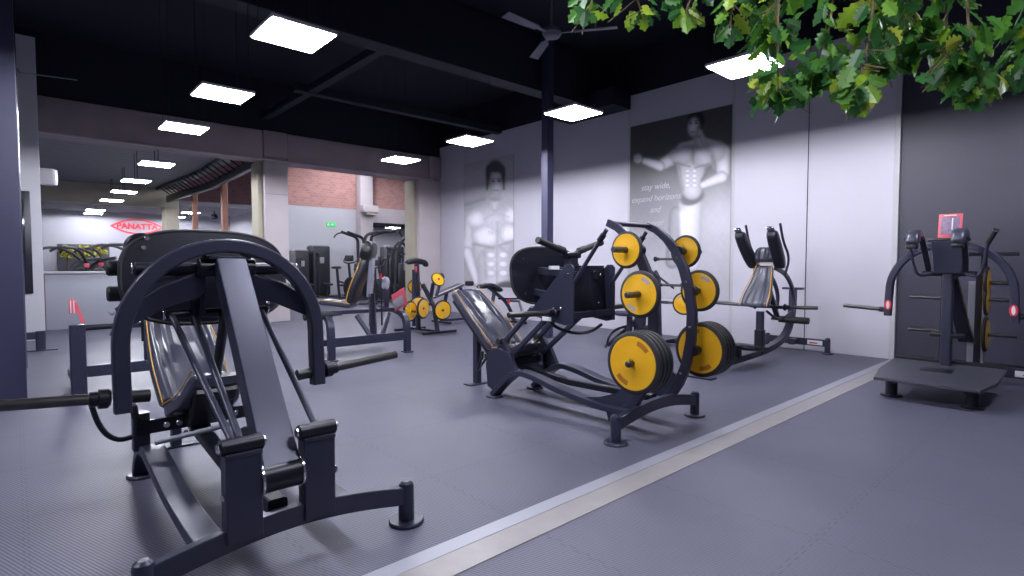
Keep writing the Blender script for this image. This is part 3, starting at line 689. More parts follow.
for s_, sd in ((-1, 'left'), (1, 'right')):
    g = 'yellow plates on the %s pegs of the middle leg press' % sd
    near = 'near-left' if s_ < 0 else 'wall-facing right'
    place_plate('small', (bx+(-.47 if s_ < 0 else .40), by, 1.515), 'small yellow plate on the top %s peg of the middle leg press' % near, g, rx=.4*s_)
    place_plate('mid', (bx+(-.475 if s_ < 0 else .42), by-.13, 1.17), 'medium yellow plate on the middle %s peg of the middle leg press' % near, g, rx=1.15)
    for i in range(4):
        place_plate('big', (bx+s_*((.44 if s_ < 0 else .40)+.049*i), by-.16, .655), '%s large yellow plate of the low %s stack on the middle leg press' % (['innermost', 'second innermost', 'second outermost', 'outermost'][i], near), g, rx=1.2 if s_ < 0 else .25)
# ================================================================== machine C : squat machine by the wall
C = thing('squat_machine', 'dark squat machine with raised shoulder pads against the grey right wall', 'exercise machine', (8.0, 3.48, 0))
MB().rect(smooth_path([(-1.75, 0, .09), (-.6, 0, .10), (.35, 0, .14), (.95, 0, .28), (1.17, 0, .62), (1.18, 0, 1.0)], 2), .10, .09, (0, 1, 0), .12).done('curved_spine', METAL, C)
MB().box((-1.75, 0, .012), (.16, .44, .02), .006).done('front_foot_plate', METAL, C)
rc = MB().rect([(1.35, -.46, .17), (1.35, .46, .17)], .06, .11, (1, 0, 0), .12).done('rear_crossbar', METAL, C)
MB().box((1.316, -.29, .17), (.004, .22, .07), .001).done('label_plate', WHT, rc)
MB().box((1.313, -.27, .165), (.004, .12, .02), .001).done('label_stripe', RED, rc)
MB().rect([(1.15, 0, .17), (1.35, 0, .17)], .1, .09, (0, 1, 0)).done('crossbar_stub', METAL, C)
for s_ in (-1, 1):
    o = foot(C, 1.36, s_*.46, .24, .04, .085)
MB().box((1.18, 0, 1.02), (.12, .30, .035), .006).done('column_head', METAL, C)
MB().rect([(0, 0, .1), (0, 0, .72)], .10, .08, (0, 1, 0)).done('support_post', METAL, C)
MB().rect([(0, 0, .12), (0, 0, .45)], .13, .11, (0, 1, 0)).done('post_housing', DARK, C)
bp_ = MB().cushion([(-.20, 0, .80), (-.10, 0, .95), (.04, 0, 1.16), (.15, 0, 1.38)], [.40, .40, .30, .22], .10, (0, 1, 0), ((-.66, -.5), (-.33, -.25), (0, 0), (.33, .25), (.66, .5)), .02, 1).done('back_pad', LEATHER, C)
for s_ in (-1, 1):
    MB().tube(smooth_path([(-.255, s_*.195, .82), (-.155, s_*.195, .98), (-.01, s_*.15, 1.18), (.105, s_*.11, 1.40)], 2), .007, 6).done('piping', PIPE, bp_)
MB().tube([(.105, -.11, 1.41), (.105, .11, 1.41)], .007, 6).done('piping', PIPE, bp_)
MB().cushion([(.10, 0, 1.43), (.12, 0, 1.54), (.16, 0, 1.65)], [.26, .30, .22], .12, (0, 1, 0), (-.5, 0, .5), .016, 1).done('head_pad', LEATHER, C)
for s_ in (-1, 1):
    y = s_*.205
    p_ = MB().cushion([(.22, y*.9, 1.36), (.08, y*1.0, 1.50), (-.08, y*1.08, 1.68), (-.22, y*1.12, 1.86)], [.15, .17, .16, .14], .15, (0, 1, 0), (0,), .008, 1, 36, 3).done('shoulder_pad', LEATHD, C)
    MB().box((-.245, y*1.12, 1.885), (.12, .10, .03), .01, Matrix.Rotation(radians(30), 3, 'Y')).done('pad_end_cap', CHROME, p_)
    MB().tube(smooth_path([(.28, y*1.1, 1.25), (.36, y*1.25, 1.5), (.14, y*1.2, 1.72), (.04, y*1.2, 1.93), (.02, y*1.2, 1.98)], 3), .017, 10).done('handle', METAL, C)
    sleeve(C, (.32, s_*.20, .775), (.32, s_*(.66 if s_ < 0 else .92), .79), .025, STEEL)
    MB().rect(smooth_path([(.2, s_*.12, 1.35), (.62, s_*.12, 1.25), (.92, s_*.12, .95), (.85, s_*.12, .68)], 2), .045, .06, (0, 1, 0)).done('lever_arm', METAL, C)
    if s_ < 0: MB().cyl((.62, -.44, .57), (.62, -.02, .57), .05).done('foam_roller', RUBBER, C)
MB().cyl((.62, -.1, .57), (.62, .1, .57), .02).done('roller_axle', METAL, C)
MB().rect([(.10, 0, 1.30), (.42, 0, .84), (.62, 0, .57)], .07, .06, (0, 1, 0)).done('link_bar', DARK, C)
MB().rect([(.3, -.2, .775), (.3, .2, .775)], .05, .05, (1, 0, 0)).done('sleeve_crossbar', DARK, C)
MB().tube(smooth_path([(.1, -.05, .72), (.3, -.1, .60), (.55, -.1, .58), (.9, -.08, .66)], 2), .02, 8).done('brace_tube', DARK, C)
MB().box((-.72, 0, .30), (.72, .60, .028), .008, Matrix.Rotation(radians(8), 3, 'Y')).done('foot_platform', RUBBER, C)
MB().rect([(-.72, 0, .12), (-.72, 0, .29)], .12, .1, (0, 1, 0)).done('platform_riser', DARK, C)
MB().box((-.72, .0, .26), (.6, .5, .03), .006, Matrix.Rotation(radians(8), 3, 'Y')).done('platform_tray', DARK, C)
# ================================================================== machine D : standing machine on platform, right edge
Dm = thing('standing_shrug_machine', 'standing lever machine with a low floor platform at the right edge', 'exercise machine', (7.6, 1.26, 0))
pts = [(-.94, .46, .205), (-.94, -.36, .205), (-.86, -.46, .21), (.10, -.48, .285), (.10, .50, .285)]
pf = MB().prism([(-.94, .44, .205), (-.94, -.42, .205), (-.55, -.50, .233), (.10, -.50, .283), (.10, .50, .283), (-.50, .50, .236)], (.0018, 0, .03), .006).done('floor_platform', mat('platform_checker', (.06, .06, .085), .38, .1, .2, 220), Dm)
MB().box((-.30, .02, .270), (.17, .27, .012), .003, Matrix.Rotation(radians(-4.2), 3, 'Y')).done('grip_slot', BLACK, pf)
MB().rect([(.10, -.5, .31), (.10, .5, .31)], .03, .05, (1, 0, 0)).done('rear_lip', BLACK, pf)
for s_ in (-1, 1):
    foot(Dm, -.70, s_*.335, .20, .055, .10, DARK)
    MB().rect([(-.75, s_*.30, .17), (.9, s_*.30, .17)], .06, .06, (0, 1, 0)).done('base_rail', DARK, Dm)
MB().rect([(0, 0, .2), (0, 0, 1.35)], .10, .09, (0, 1, 0)).done('front_post', METAL, Dm)
MB().prism([(-.07, -.15, 1.66), (-.07, .15, 1.66), (-.03, .12, 1.30), (-.03, -.12, 1.30)], (.06, 0, 0), .01).done('pad_carrier', METAL, Dm)
MB().box((-.03, 0, 1.67), (.14, .36, .04), .012).done('carrier_cap', BLACK, Dm)
for s_ in (-1, 1):
    y = s_*.185
    pa = MB().rect(smooth_path([(-.10, s_*.16, 1.34), (-.22, s_*.17, 1.50), (-.42, s_*.175, 1.72), (-.58, y, 1.72)], 2), .05, .05, (0, 1, 0)).done('pad_arm', DARK, Dm)
    MB().cushion([(-.74, y, 1.60), (-.70, y, 1.69), (-.58, y, 1.72), (-.46, y, 1.68)], [.11, .12, .12, .11], .10, (0, 1, 0), (-.4, .4), .008, -1, 28, 3).done('shoulder_pad', LEATHER, pa)
    MB().box((-.735, y, 1.585), (.09, .10, .05), .015).done('pad_nose', BLACK, pa)
    h_ = MB().tube(smooth_path([(-.02, s_*.15, 1.30), (-.05, s_*.27, 1.26), (-.08, s_*.31, 1.42), (-.12, s_*.33, 1.60), (-.17, s_*.375, 1.70)], 3), .016, 10).done('side_handle', METAL, Dm)
    if s_ < 0:
        MB().cyl((-.13, s_*.335, 1.62), (-.19, s_*.40, 1.745), .024).done('grip', RUBBER, h_)
        MB().cyl((-.187, s_*.397, 1.74), (-.197, s_*.408, 1.76), .030, .008).done('grip_cap', CHROME, h_)
    MB().cyl((0, s_*.05, 1.30), (0, s_*.24, 1.30), .028).done('pivot_tube', DARK, Dm)
    sl = sleeve(Dm, (.02, s_*.555, .865), (.02, s_*1.03, .895), .024)
    bd = MB().prism([(-.048, s_*.545+.035*cos(a), .93+.06*sin(a)) for a in [2*pi*i/20 for i in range(20)]], (.005, 0, 0)).done('oval_badge', RED, Dm)
    MB().prism([(-.051, s_*.545+.016*cos(a), .93+.045*sin(a)) for a in [2*pi*i/20 for i in range(20)]], (.003, 0, 0)).done('badge_center', WHT, bd)
ap = [(.0, .555, .80), (.0, .55, 1.0)]+[(0, .54*cos(radians(a)), 1.12+.52*sin(radians(a))) for a in range(0, 181, 9)][1:-1]+[(.0, -.55, 1.0), (.0, -.555, .80)]
ap = [(0, .555, .80), (0, .55, 1.0)]+[(0, .545*cos(radians(a)), 1.10+.53*sin(radians(a))) for a in range(6, 175, 8)]+[(0, -.55, 1.0), (0, -.555, .80)]
MB().rect(ap, .085, .07, (1, 0, 0), .14).done('arch_lever', METAL, Dm)
MB().rect([(.85, -.14, .05), (.80, -.14, 1.20)], .16, .05, (0, 1, 0)).done('rear_column', SILV, Dm)
MB().rect([(.08, 0, 1.25), (.80, -.05, .50)], .14, .07, (0, 1, 0)).done('diagonal_brace', METAL, Dm)
MB().rect([(.75, -.5, 1.52), (.75, .1, 1.52)], .05, .05, (1, 0, 0)).done('top_crossbar', DARK, Dm)
MB().rect([(.78, -.2, 1.1), (.75, -.2, 1.52)], .06, .06, (0, 1, 0)).done('rear_head', DARK, Dm)
MB().box((.02, .0, .62), (.12, .30, .05), .01).done('stop_block', BLACK, Dm)
for z in (1.19, 1.00, .60):
    for s_ in (-1, 1):
        if s_ > 0 and z > 1.1: continue
        MB().cyl((.62, s_*.16-.02, z), (.62, s_*.50-.02, z), .02).done('plate_peg', STEEL, Dm)
MB().rect([(.62, -.18, .14), (.62, -.18, 1.3)], .06, .05, (0, 1, 0)).done('peg_post', DARK, Dm)
MB().rect([(.62, .14, .14), (.62, .14, 1.3)], .06, .05, (0, 1, 0)).done('peg_post', DARK, Dm)
MB().rect([(.9, -.75, .15), (.9, .5, .15)], .06, .12, (1, 0, 0)).done('rear_crossbar', METAL, Dm)
MB().box((.866, -.60, .15), (.004, .22, .07), .001).done('label_plate', WHT, Dm)
MB().box((.863, -.62, .14), (.004, .12, .015), .001).done('label_stripe', RED, Dm)
sg = thing('instruction_placard', 'red-bordered instruction placard on top of the standing machine', 'sign', (7.72, 1.28, 1.69))
Mr = Matrix.Rotation(radians(10), 3, 'Y')
MB().box((0, 0, .14), (.008, .21, .27), .003, Mr).done('red_board', PINK, sg)
MB().box((-.006, 0, .143), (.003, .165, .20), .001, Mr).done('printed_field', mat('placard_print', (.22, .16, .26), .4, 0, 0, 1, .6, 30), sg)
MB().box((-.009, -.02, .16), (.002, .012, .13), .0005, Mr).done('white_figure', WHT, sg); MB().box((-.009, .05, .10), (.002, .02, .05), .0005, Mr).done('white_figure', WHT, sg)
MB().box((-.004, 0, .255), (.003, .11, .010), .0005, Mr).done('caption_bar', WHT, sg)
for i, z in enumerate((1.19, 1.00, .60)):
    place_plate(['mid', 'mid', 'big'][i] if i < 2 else 'bg', (8.22, 1.26-.02-.23, z), '%s yellow plate on the storage pegs behind the standing machine' % ['topmost', 'middle', 'lowest'][i], 'plates behind the standing machine', rz=pi/2)
# ================================================================== machine E : seated machine in the mid ground
def arch_leg(root, x, y0, yb, ztop, w=.10):
    MB().rect(smooth_path([(x, y0, .02), (x, y0, ztop*.55), (x, y0+.04, ztop*.86), (x, y0+.30, ztop), (x, yb, ztop+.01)], 3), w, .085, (1, 0, 0), .12).done('arched_leg', METAL, root)
    MB().box((x, y0, .01), (.14, .16, .02), .005).done('foot_plate', METAL, root)
E_ = thing('leg_curl_machine', 'seated machine with tall upright backrest and arched legs behind the foreground lever', 'exercise machine', (3.97, 7.6, 0))
arch_leg(E_, -.62, 0, .95, .69); arch_leg(E_, .64, 0, .85, .66)
MB().rect([(-.60, 0, .27), (.62, 0, .27)], .07, .13, (0, 1, 0), .1).done('crossbar', METAL, E_)
MB().rect([(-.60, .85, .15), (.62, .85, .15)], .07, .10, (0, 1, 0), .1).done('crossbar', METAL, E_)
MB().rect([(-.5, .25, .68), (.6, .25, .68)], .07, .06, (0, 1, 0), .1).done('seat_beam', METAL, E_)
st = MB().cushion([(-.62, .25, .82), (-.40, .25, .80), (-.12, .25, .76)], [.40, .42, .40], .09, (0, 1, 0), (-.5, 0, .5), .016, 1).done('seat_pad', LEATHER, E_)
MB().tube([(-.62, .05, .86), (-.4, .04, .84), (-.12, .05, .80)], .006, 6).done('piping', PIPE, st)
bk = MB().cushion([(-.15, .25, .80), (-.08, .25, 1.05), (.02, .25, 1.28), (.10, .25, 1.50)], [.44, .46, .42, .34], .12, (0, 1, 0), (-.5, 0, .5), .016, 1).done('back_pad', LEATHD, E_)
MB().tube(smooth_path([(-.20, .04, .80), (-.13, .03, 1.05), (-.035, .05, 1.28), (.04, .09, 1.50)], 2), .008, 6).done('piping', PIPE, bk)
MB().cushion([(.06, .25, 1.46), (.12, .25, 1.60), (.15, .25, 1.76)], [.36, .44, .34], .20, (0, 1, 0), (), .01, -1).done('head_pad', BLACK, E_)
MB().rect([(.12, .25, .90), (.17, .25, 1.50)], .17, .06, (0, 1, 0), .1).done('back_panel', SILV, E_)
MB().rect([(.18, .25, .2), (.16, .25, .95)], .10, .09, (0, 1, 0)).done('seat_post', METAL, E_)
MB().rect([(-.1, .25, .62), (.05, .1, .30)], .07, .06, (0, 1, 0)).done('v_brace', METAL, E_)
MB().rect([(.45, .25, .62), (.25, .1, .30)], .07, .06, (0, 1, 0)).done('v_brace', METAL, E_)
for x in (.05, .12, .26): MB().cyl((x, .12, .45), (x+.01, .14, .95), .012).done('adjuster_rod', CHROME if x == .05 else DARK, E_)
MB().cyl((-.95, .15, .66), (-.55, .15, .66), .06).done('foam_roller', RUBBER, E_)
MB().rect([(-.55, .2, .66), (-.35, .25, .66)], .05, .05, (0, 1, 0)).done('roller_stem', METAL, E_)
MB().cushion([(.42, .3, 1.0), (.44, .3, 1.12), (.42, .3, 1.2)], [.13, .15, .12], .1, (0, 1, 0), (), 0, -1, 20, 2.5).done('hip_pad', SILV, E_)
MB().rect([(.44, .3, .68), (.44, .3, 1.02)], .07, .07, (0, 1, 0)).done('pad_stem', METAL, E_)
MB().box((.32, .25, 1.22), (.03, .03, .08), .01).done('red_knob', RED, E_)
Rz = Matrix.Rotation(radians(-42), 4, 'Z'); pv = Matrix.Translation((.12, .25, 0)); Mx = pv @ Rz @ pv.inverted()
for o in E_.children:
    if o.name.split('.')[0] in ('seat_pad', 'back_pad', 'head_pad', 'back_panel', 'seat_post'): o.matrix_local = Mx @ o.matrix_local
sg2 = thing('instruction_placard', 'pink tilted placard on the frame of the seated machine', 'sign', (4.55, 7.72, .74))
Mr2 = Matrix.Rotation(radians(-28), 3, 'Y') @ Matrix.Rotation(radians(25), 3, 'X')
MB().box((0, 0, .10), (.26, .01, .34), .004, Mr2).done('pink_board', PINK, sg2); MB().box((-.03, -.012, .06), (.2, .003, .18), .001, Mr2).done('printed_field', GREYP, sg2)
MB().box((.03, -.012, .19), (.13, .003, .03), .001, Mr2).done('caption_bar', WHT, sg2)
# ================================================================== machine G : partly hidden machine at left
Gm = thing('seated_row_machine', 'grey machine frame with arched legs behind the left side of the foreground leg press', 'exercise machine', (.48, 7.30, 0))
MB().rect([(-.02, 0, .02), (-.02, 0, .77)], .135, .11, (1, 0, 0), .1).done('upright_leg', METAL, Gm); MB().box((-.02, 0, .01), (.17, .18, .02), .005).done('foot_plate', METAL, Gm); MB().rect([(-.02, .05, .14), (-.02, .9, .14)], .09, .09).done('side_beam', METAL, Gm); arch_leg(Gm, 1.25, 0, .9, .76, .135)
MB().rect([(.03, 0, .27), (1.22, 0, .27)], .07, .12, (0, 1, 0), .1).done('crossbar', METAL, Gm)
MB().cyl((.05, .02, .73), (.36, .02, .735), .03).done('roller_axle', DARK, Gm)
MB().rect([(.3, .02, .73), (.9, .02, .73)], .06, .06, (0, 1, 0)).done('seat_beam', METAL, Gm)
MB().rect([(.62, .05, .27), (.62, .05, 1.05)], .12, .1, (0, 1, 0)).done('seat_post', METAL, Gm)
MB().cyl((.32, -.04, .13), (.32, -.04, .36), .03).done('spring_post', METAL, Gm); MB().box((.32, -.04, .37), (.08, .08, .03), .006).done('post_cap', CHROME, Gm)
MB().cyl((.27, .1, .86), (.40, .1, .95), .028).done('lever_grip', SILV, Gm)
MB().cyl((.27, .1, .62), (.37, .1, .88), .012).done('adjuster_rod', CHROME, Gm)
MB().cyl((.55, -.05, .55), (.55, -.05, .85), .018).done('adjuster_rod', DARK, Gm); MB().cyl((.62, -.06, .5), (.62, -.06, .85), .014).done('adjuster_rod', CHROME, Gm)
MB().cushion([(.5, .4, .78), (.75, .4, .76), (1.0, .4, .80)], [.38, .4, .38], .09, (0, 1, 0), (), 0, -1).done('seat_pad', LEATHER, Gm)
m_ = Bolts(); bolt(m_, (-.02, -.045, .71), (0, -1, 0), .016); bolt(m_, (.02, -.045, .64), (0, -1, 0), .016); m_.done('leg_bolt', CHROME, Gm)
sg3 = thing('instruction_placard', 'pink and white striped placard leaning on the left machine frame', 'sign', (.47, 7.29, .80))
MB().box((-.045, 0, .165), (.055, .012, .15), .003).done('pink_board', PINK, sg3)
MB().rect([(-.02, 0, .20), (.045, 0, -.02)], .012, .03, (0, 1, 0), .1).done('leaning_edge', PINK, sg3)
for x in (-.058, -.032): MB().box((x, -.008, .16), (.009, .003, .13), .001).done('white_stripe', WHT, sg3)
# ================================================================== F : plate tree machine
F_ = thing('plate_loaded_machine', 'low plate-loaded machine with yellow plates on V arms in front of the corner column', 'exercise machine', (6.2, 9.1, 0))
MB().rect([(-.32, 0, .045), (.46, 0, .045)], .08, .05, (0, 1, 0)).done('base_bar', DARK, F_)
MB().rect([(-.42, .9, .045), (.30, .9, .045)], .08, .05, (0, 1, 0)).done('base_bar', DARK, F_)
MB().rect([(0.05, 0, .06), (-.02, .9, .06)], .07, .05, (1, 0, 0)).done('base_spine', DARK, F_)
MB().rect([(.05, .05, .06), (.02, .12, .55), (-.10, .35, 1.0)], .07, .08).done('front_column', METAL, F_)
MB().rect([(-.05, .6, .06), (-.12, .5, .9), (-.14, .5, 1.42)], .08, .09).done('rear_column', METAL, F_)
MB().rect([(-.22, .5, .15), (-.24, .45, 1.3)], .06, .06).done('guide_column', METAL, F_)
for dx, dz in ((-.55, .50), (-.36, .55), (.10, .49)):
    MB().rect([(0, .15, .62), (dx, .12, dz)], .05, .05, (0, 1, 0)).done('plate_arm', METAL, F_)
    MB().cyl((dx, .12, dz), (dx-.02, -.12, dz), .022).done('plate_peg', STEEL, F_)
MB().rect([(0, .2, .75), (.0, .12, 1.02)], .06, .06).done('plate_arm', METAL, F_)
MB().cyl((.0, .14, 1.02), (.04, -.04, 1.12), .022).done('plate_peg', STEEL, F_)
MB().cushion([(-.38, .5, 1.44), (-.15, .5, 1.48), (.05, .5, 1.44), (.10, .5, 1.36)], [.13, .15, .15, .12], .11, (0, 1, 0), (), 0, -1, 20, 2.5).done('arm_pad', BLACK, F_)
MB().box((-.20, .43, 1.30), (.04, .02, .12), .005).done('red_tag', RED, F_)
k_ = MB().rect([(.20, .3, .75), (.30, .3, 1.08)], .06, .06).done('knob_stem', METAL, F_); MB().lathe((.30, .3, 1.06), (.33, .3, 1.3), [(0, .03), (.03, .075), (.10, .08), (.16, .04)]).done('knob', METAL, k_)
for kind, (dx, dy, dz), l, rz_, ry_ in (('bgs', (.02, -.02, 1.10), 'topmost tilted yellow plate of the low plate-loaded machine', pi/2, .5), ('bg', (-.37, -.08, .55), 'left-centre upright yellow plate of the low plate-loaded machine', 1.95, 0),
      ('bg', (.10, -.06, .49), 'right lower yellow plate of the low plate-loaded machine', 1.5, 0), ('bg', (-.58, .05, .50), 'leftmost half-hidden yellow plate of the low plate-loaded machine', 1.9, 0), ('bg', (-.20, .35, .56), 'rear yellow plate between the others of the low plate-loaded machine', 1.2, 0), ('bgs', (-.16, .55, .95), 'small rear yellow plate below the arm pad of the plate-loaded machine', 1.3, 0)):
    o = place_plate(kind, (6.2+dx, 9.1+dy, dz), l, 'plates on the low plate-loaded machine', rz=rz_); o.rotation_euler = (0, ry_, rz_)
# ---- inclined bench behind B
Jb = thing('incline_bench', 'padded incline bench with a pale edge in front of the torso poster', 'bench', (7.42, 10.35, 0)); Jb.scale = (1.05, 1, .95)
MB().rect([(0, 0, .05), (0, .7, .05)], .08, .05, (1, 0, 0)).done('base_bar', DARK, Jb); MB().rect([(1.0, .05, .05), (1.0, .75, .05)], .08, .05, (1, 0, 0)).done('base_bar', DARK, Jb)
bb = MB().cushion([(-.46, .1, .68), (-.1, .15, .79), (.2, .2, .88), (.50, .25, .97)], [.28, .3, .3, .26], .08, (0, 1, 0), (), 0, -1).done('bench_pad', LEATHER, Jb)
MB().tube([(-.46, -.04, .715), (.50, .12, 1.01)], .009, 6).done('piping', WHT, bb)
MB().rect([(0, .35, .05), (.05, .2, .78)], .07, .07).done('bench_post', METAL, Jb); MB().rect([(1.0, .4, .05), (.45, .25, .9)], .07, .07).done('bench_post', METAL, Jb)
MB().rect([(0, .35, .08), (1.0, .4, .08)], .07, .06, (0, 1, 0)).done('spine', METAL, Jb)
MB().lathe((.5, .1, 1.0), (.75, .1, 1.0), [(0, .03), (.02, .06), (.2, .06), (.22, .03)]).done('foam_roller', RUBBER, Jb)
# ---- lever row machine behind, low
Jn = thing('lever_row_machine', 'low dark lever machine standing under the torso poster', 'exercise machine', (8.4, 9.45, 0))
for x in (-.55, .30): MB().rect([(x, -.3, .05), (x, .6, .05)], .07, .05, (1, 0, 0)).done('base_bar', DARK, Jn)
MB().rect([(-.55, .1, .06), (.3, .1, .06)], .07, .05, (0, 1, 0)).done('spine', METAL, Jn)
MB().rect(smooth_path([(.30, .1, .05), (.1, .1, .5), (-.35, .1, .8), (-.6, .1, .95)], 2), .07, .07, (0, 1, 0)).done('lever_arm', METAL, Jn)
MB().rect([(-.5, .1, .06), (-.30, .1, .82)], .07, .07, (0, 1, 0)).done('front_post', METAL, Jn)
MB().cushion([(-.75, .1, .90), (-.45, .1, .94), (-.15, .1, .80)], [.25, .3, .25], .1, (0, 1, 0), (), 0, -1).done('chest_pad', BLACK, Jn)
MB().tube(smooth_path([(-.2, .1, .62), (.2, -.1, .60), (.6, -.1, .66)], 2), .022, 8).done('handle', DARK, Jn)
MB().box((.02, -.02, .55), (.05, .05, .1), .01).done('red_knob', RED, Jn)
MB().rect([(.75, .2, .03), (.55, .2, .52)], .06, .05, (0, 1, 0)).done('rear_strut', SILV, Jn); MB().rect([(.55, .2, .52), (.1, .1, .55)], .05, .05, (0, 1, 0)).done('strut_link', METAL, Jn)
# ================================================================== K : machine between B and the big poster
K_ = thing('plate_loaded_row_machine', 'dark plate-loaded frame behind the middle leg press below the large poster', 'exercise machine', (8.0, 5.15, 0))
for x in (-.55, .55): MB().rect([(x, -.5, .05), (x, .6, .05)], .08, .06, (1, 0, 0)).done('base_bar', METAL, K_)
MB().rect([(-.9, .1, .07), (.75, .1, .07)], .08, .06, (0, 1, 0)).done('spine', METAL, K_)
MB().prism([(.12, .05, .07), (.12, .32, .07), (.12, .24, 1.18), (.12, .17, 1.30), (.12, .09, 1.18)], (.08, 0, 0), .008).done('main_column', METAL, K_)
MB().rect([(-.25, .25, .08), (-.15, .25, .95)], .20, .09, (0, 1, 0)).done('front_column', METAL, K_)
for z, y0_, y1_ in ((1.49, .12, -.60), (1.06, .05, -.62)):
    sleeve(K_, (.0, y0_, z), (.0, y1_, z), .022, STEEL)
MB().tube(smooth_path([(.0, .25, 1.28), (-.05, .3, 1.5), (-.1, .36, 1.74), (-.22, .42, 1.80), (-.25, .42, 1.7)], 3), .03, 10).done('lever_handle', DARK, K_)
MB().rect(smooth_path([(-.05, .30, 1.25), (-.15, .34, 1.5), (-.2, .36, 1.72)], 2), .06, .08, (0, 1, 0)).done('lever_arm', METAL, K_)
MB().rect([(-.2, .36, 1.5), (.1, -.2, 1.0)], .03, .03).done('thin_stay', METAL, K_)
MB().rect(smooth_path([(.3, -.5, .12), (.1, -.62, .45), (.0, -.58, .85), (.0, -.4, 1.1)], 3), .05, .06, (1, 0, 0)).done('curved_guard', METAL, K_)
for y in (.0, .35):
    MB().rect([(-.1, y, .50), (-.95, y, .10)], .05, .05, (0, 1, 0)).done('slope_rail', METAL, K_); MB().tube(smooth_path([(-.1, y, .35), (-.5, y, .38), (-.9, y, .3), (-1.0, y, .06)], 2), .022, 8).done('low_rail', DARK, K_)
MB().cushion([(-.85, .18, .62), (-.6, .18, .60), (-.35, .18, .66)], [.3, .32, .3], .09, (0, 1, 0), (), 0, -1).done('seat_pad', LEATHER, K_)
MB().rect([(-.6, .18, .08), (-.6, .18, .58)], .08, .08, (0, 1, 0)).done('seat_post', METAL, K_)
MB().cyl((-.1, -.2, .78), (-.1, -.62, .78), .022).done('plate_peg', STEEL, K_); MB().rect([(-.1, .1, .78), (-.1, -.22, .78)], .05, .05, (0, 0, 1)).done('peg_arm', METAL, K_)
place_plate('mid', (7.86, 4.62, .78), 'yellow plate on the frame behind the middle leg press, seen past its arch', 'plates behind the middle leg press', rz=.35)
# ================================================================== background machines in the second hall
def tower(x, y, w, d, h, label, rz=0, m=FARM):
    t = thing('weight_stack_machine', label, 'exercise machine', (x, y, 0), rz)
    MB().box((0, 0, h/2+.04), (w, d, h-.08), .05).done('stack_shroud', m, t)
    MB().box((0, -.25, .03), (w+.04, d+.8, .06), .01).done('base_frame', m, t)
    MB().box((0, -d/2-.012, h*.72), (w*.25, .02, h*.12), .004).done('label_plate', GREYP, t)
    MB().box((0, -.02, h+.0), (w*.92, d*.7, .10), .03).done('top_cap', GREYP, t)
    MB().rect([(-w*.3, -d/2-.22, .05), (-w*.3, -d/2-.22, h*.82)], .07, .07).done('guide_post', m, t); MB().rect([(-w*.3, -d/2-.22, h*.82), (-w*.3, -.1, h*.9)], .07, .07).done('guide_link', m, t)
    MB().cushion([(0, -d/2-.75, .55), (0, -d/2-.55, .55), (0, -d/2-.35, .58)], [.35, .38, .35], .1, (1, 0, 0), (), 0, -1, 20).done('seat_pad', m, t); MB().rect([(0, -d/2-.55, .03), (0, -d/2-.55, .52)], .08, .08).done('seat_post', m, t)
    return t
tower(9.87, 23.6, .76, .75, 2.2, 'dark boxed weight stack machine with a small grey label against the far white wall')
tower(9.03, 23.6, .60, .75, 2.0, 'lower weight stack machine left of the tall boxed one by the far white wall')
tower(11.13, 19.9, .26, .6, 2.12, 'left weight stack tower in front of the low bay')
tower(11.66, 19.9, .26, .6, 2.12, 'right weight stack tower in front of the low bay')
def pulley(x, y, h, label, flip=1, reach=1.6):
    t = thing('pulley_machine', label, 'exercise machine', (x, y, 0))
    for dx in (0, .28):
        MB().tube(smooth_path([(dx*flip, 0, .05), (dx*flip, 0, h-.55), (dx*flip, 0, h-.12), ((dx-.5)*flip, -.05, h+.02), ((dx-reach)*flip, -.1, h+.10)], 3), .065, 10).done('curved_mast', FARM, t)
    MB().tube(smooth_path([(-reach*flip+.2, -.1, h+.08), (-(reach+.2)*flip, -.1, h+.04), (-(reach+.35)*flip, -.1, h-.15)], 2), .03, 8).done('hanging_grip', FARM, t)
    MB().box((.1, 0, .04), (1.2, .9, .08), .02).done('base_frame', FARM, t)
    MB().box((.45*flip, .1, .75), (.4, .4, 1.4), .04).done('stack_shroud', FARM, t)
    MB().cushion([(-.9*flip, 0, .5), (-.6*flip, 0, .5), (-.35*flip, 0, .5)], [.3, .35, .3], .09, (0, 1, 0), (), 0, -1, 20).done('seat_pad', FARM, t)
    MB().rect([(-.6*flip, 0, .05), (-.6*flip, 0, .47)], .08, .08).done('seat_post', FARM, t)
    return t
pulley(11.25, 22.6, 2.70, 'dark pulley machine with a curved double mast by the far white wall', 1, .80)
p2 = pulley(11.15, 21.2, 2.75, 'pulley machine with one curved mast rising behind the tall backrest', -1, 1.1)
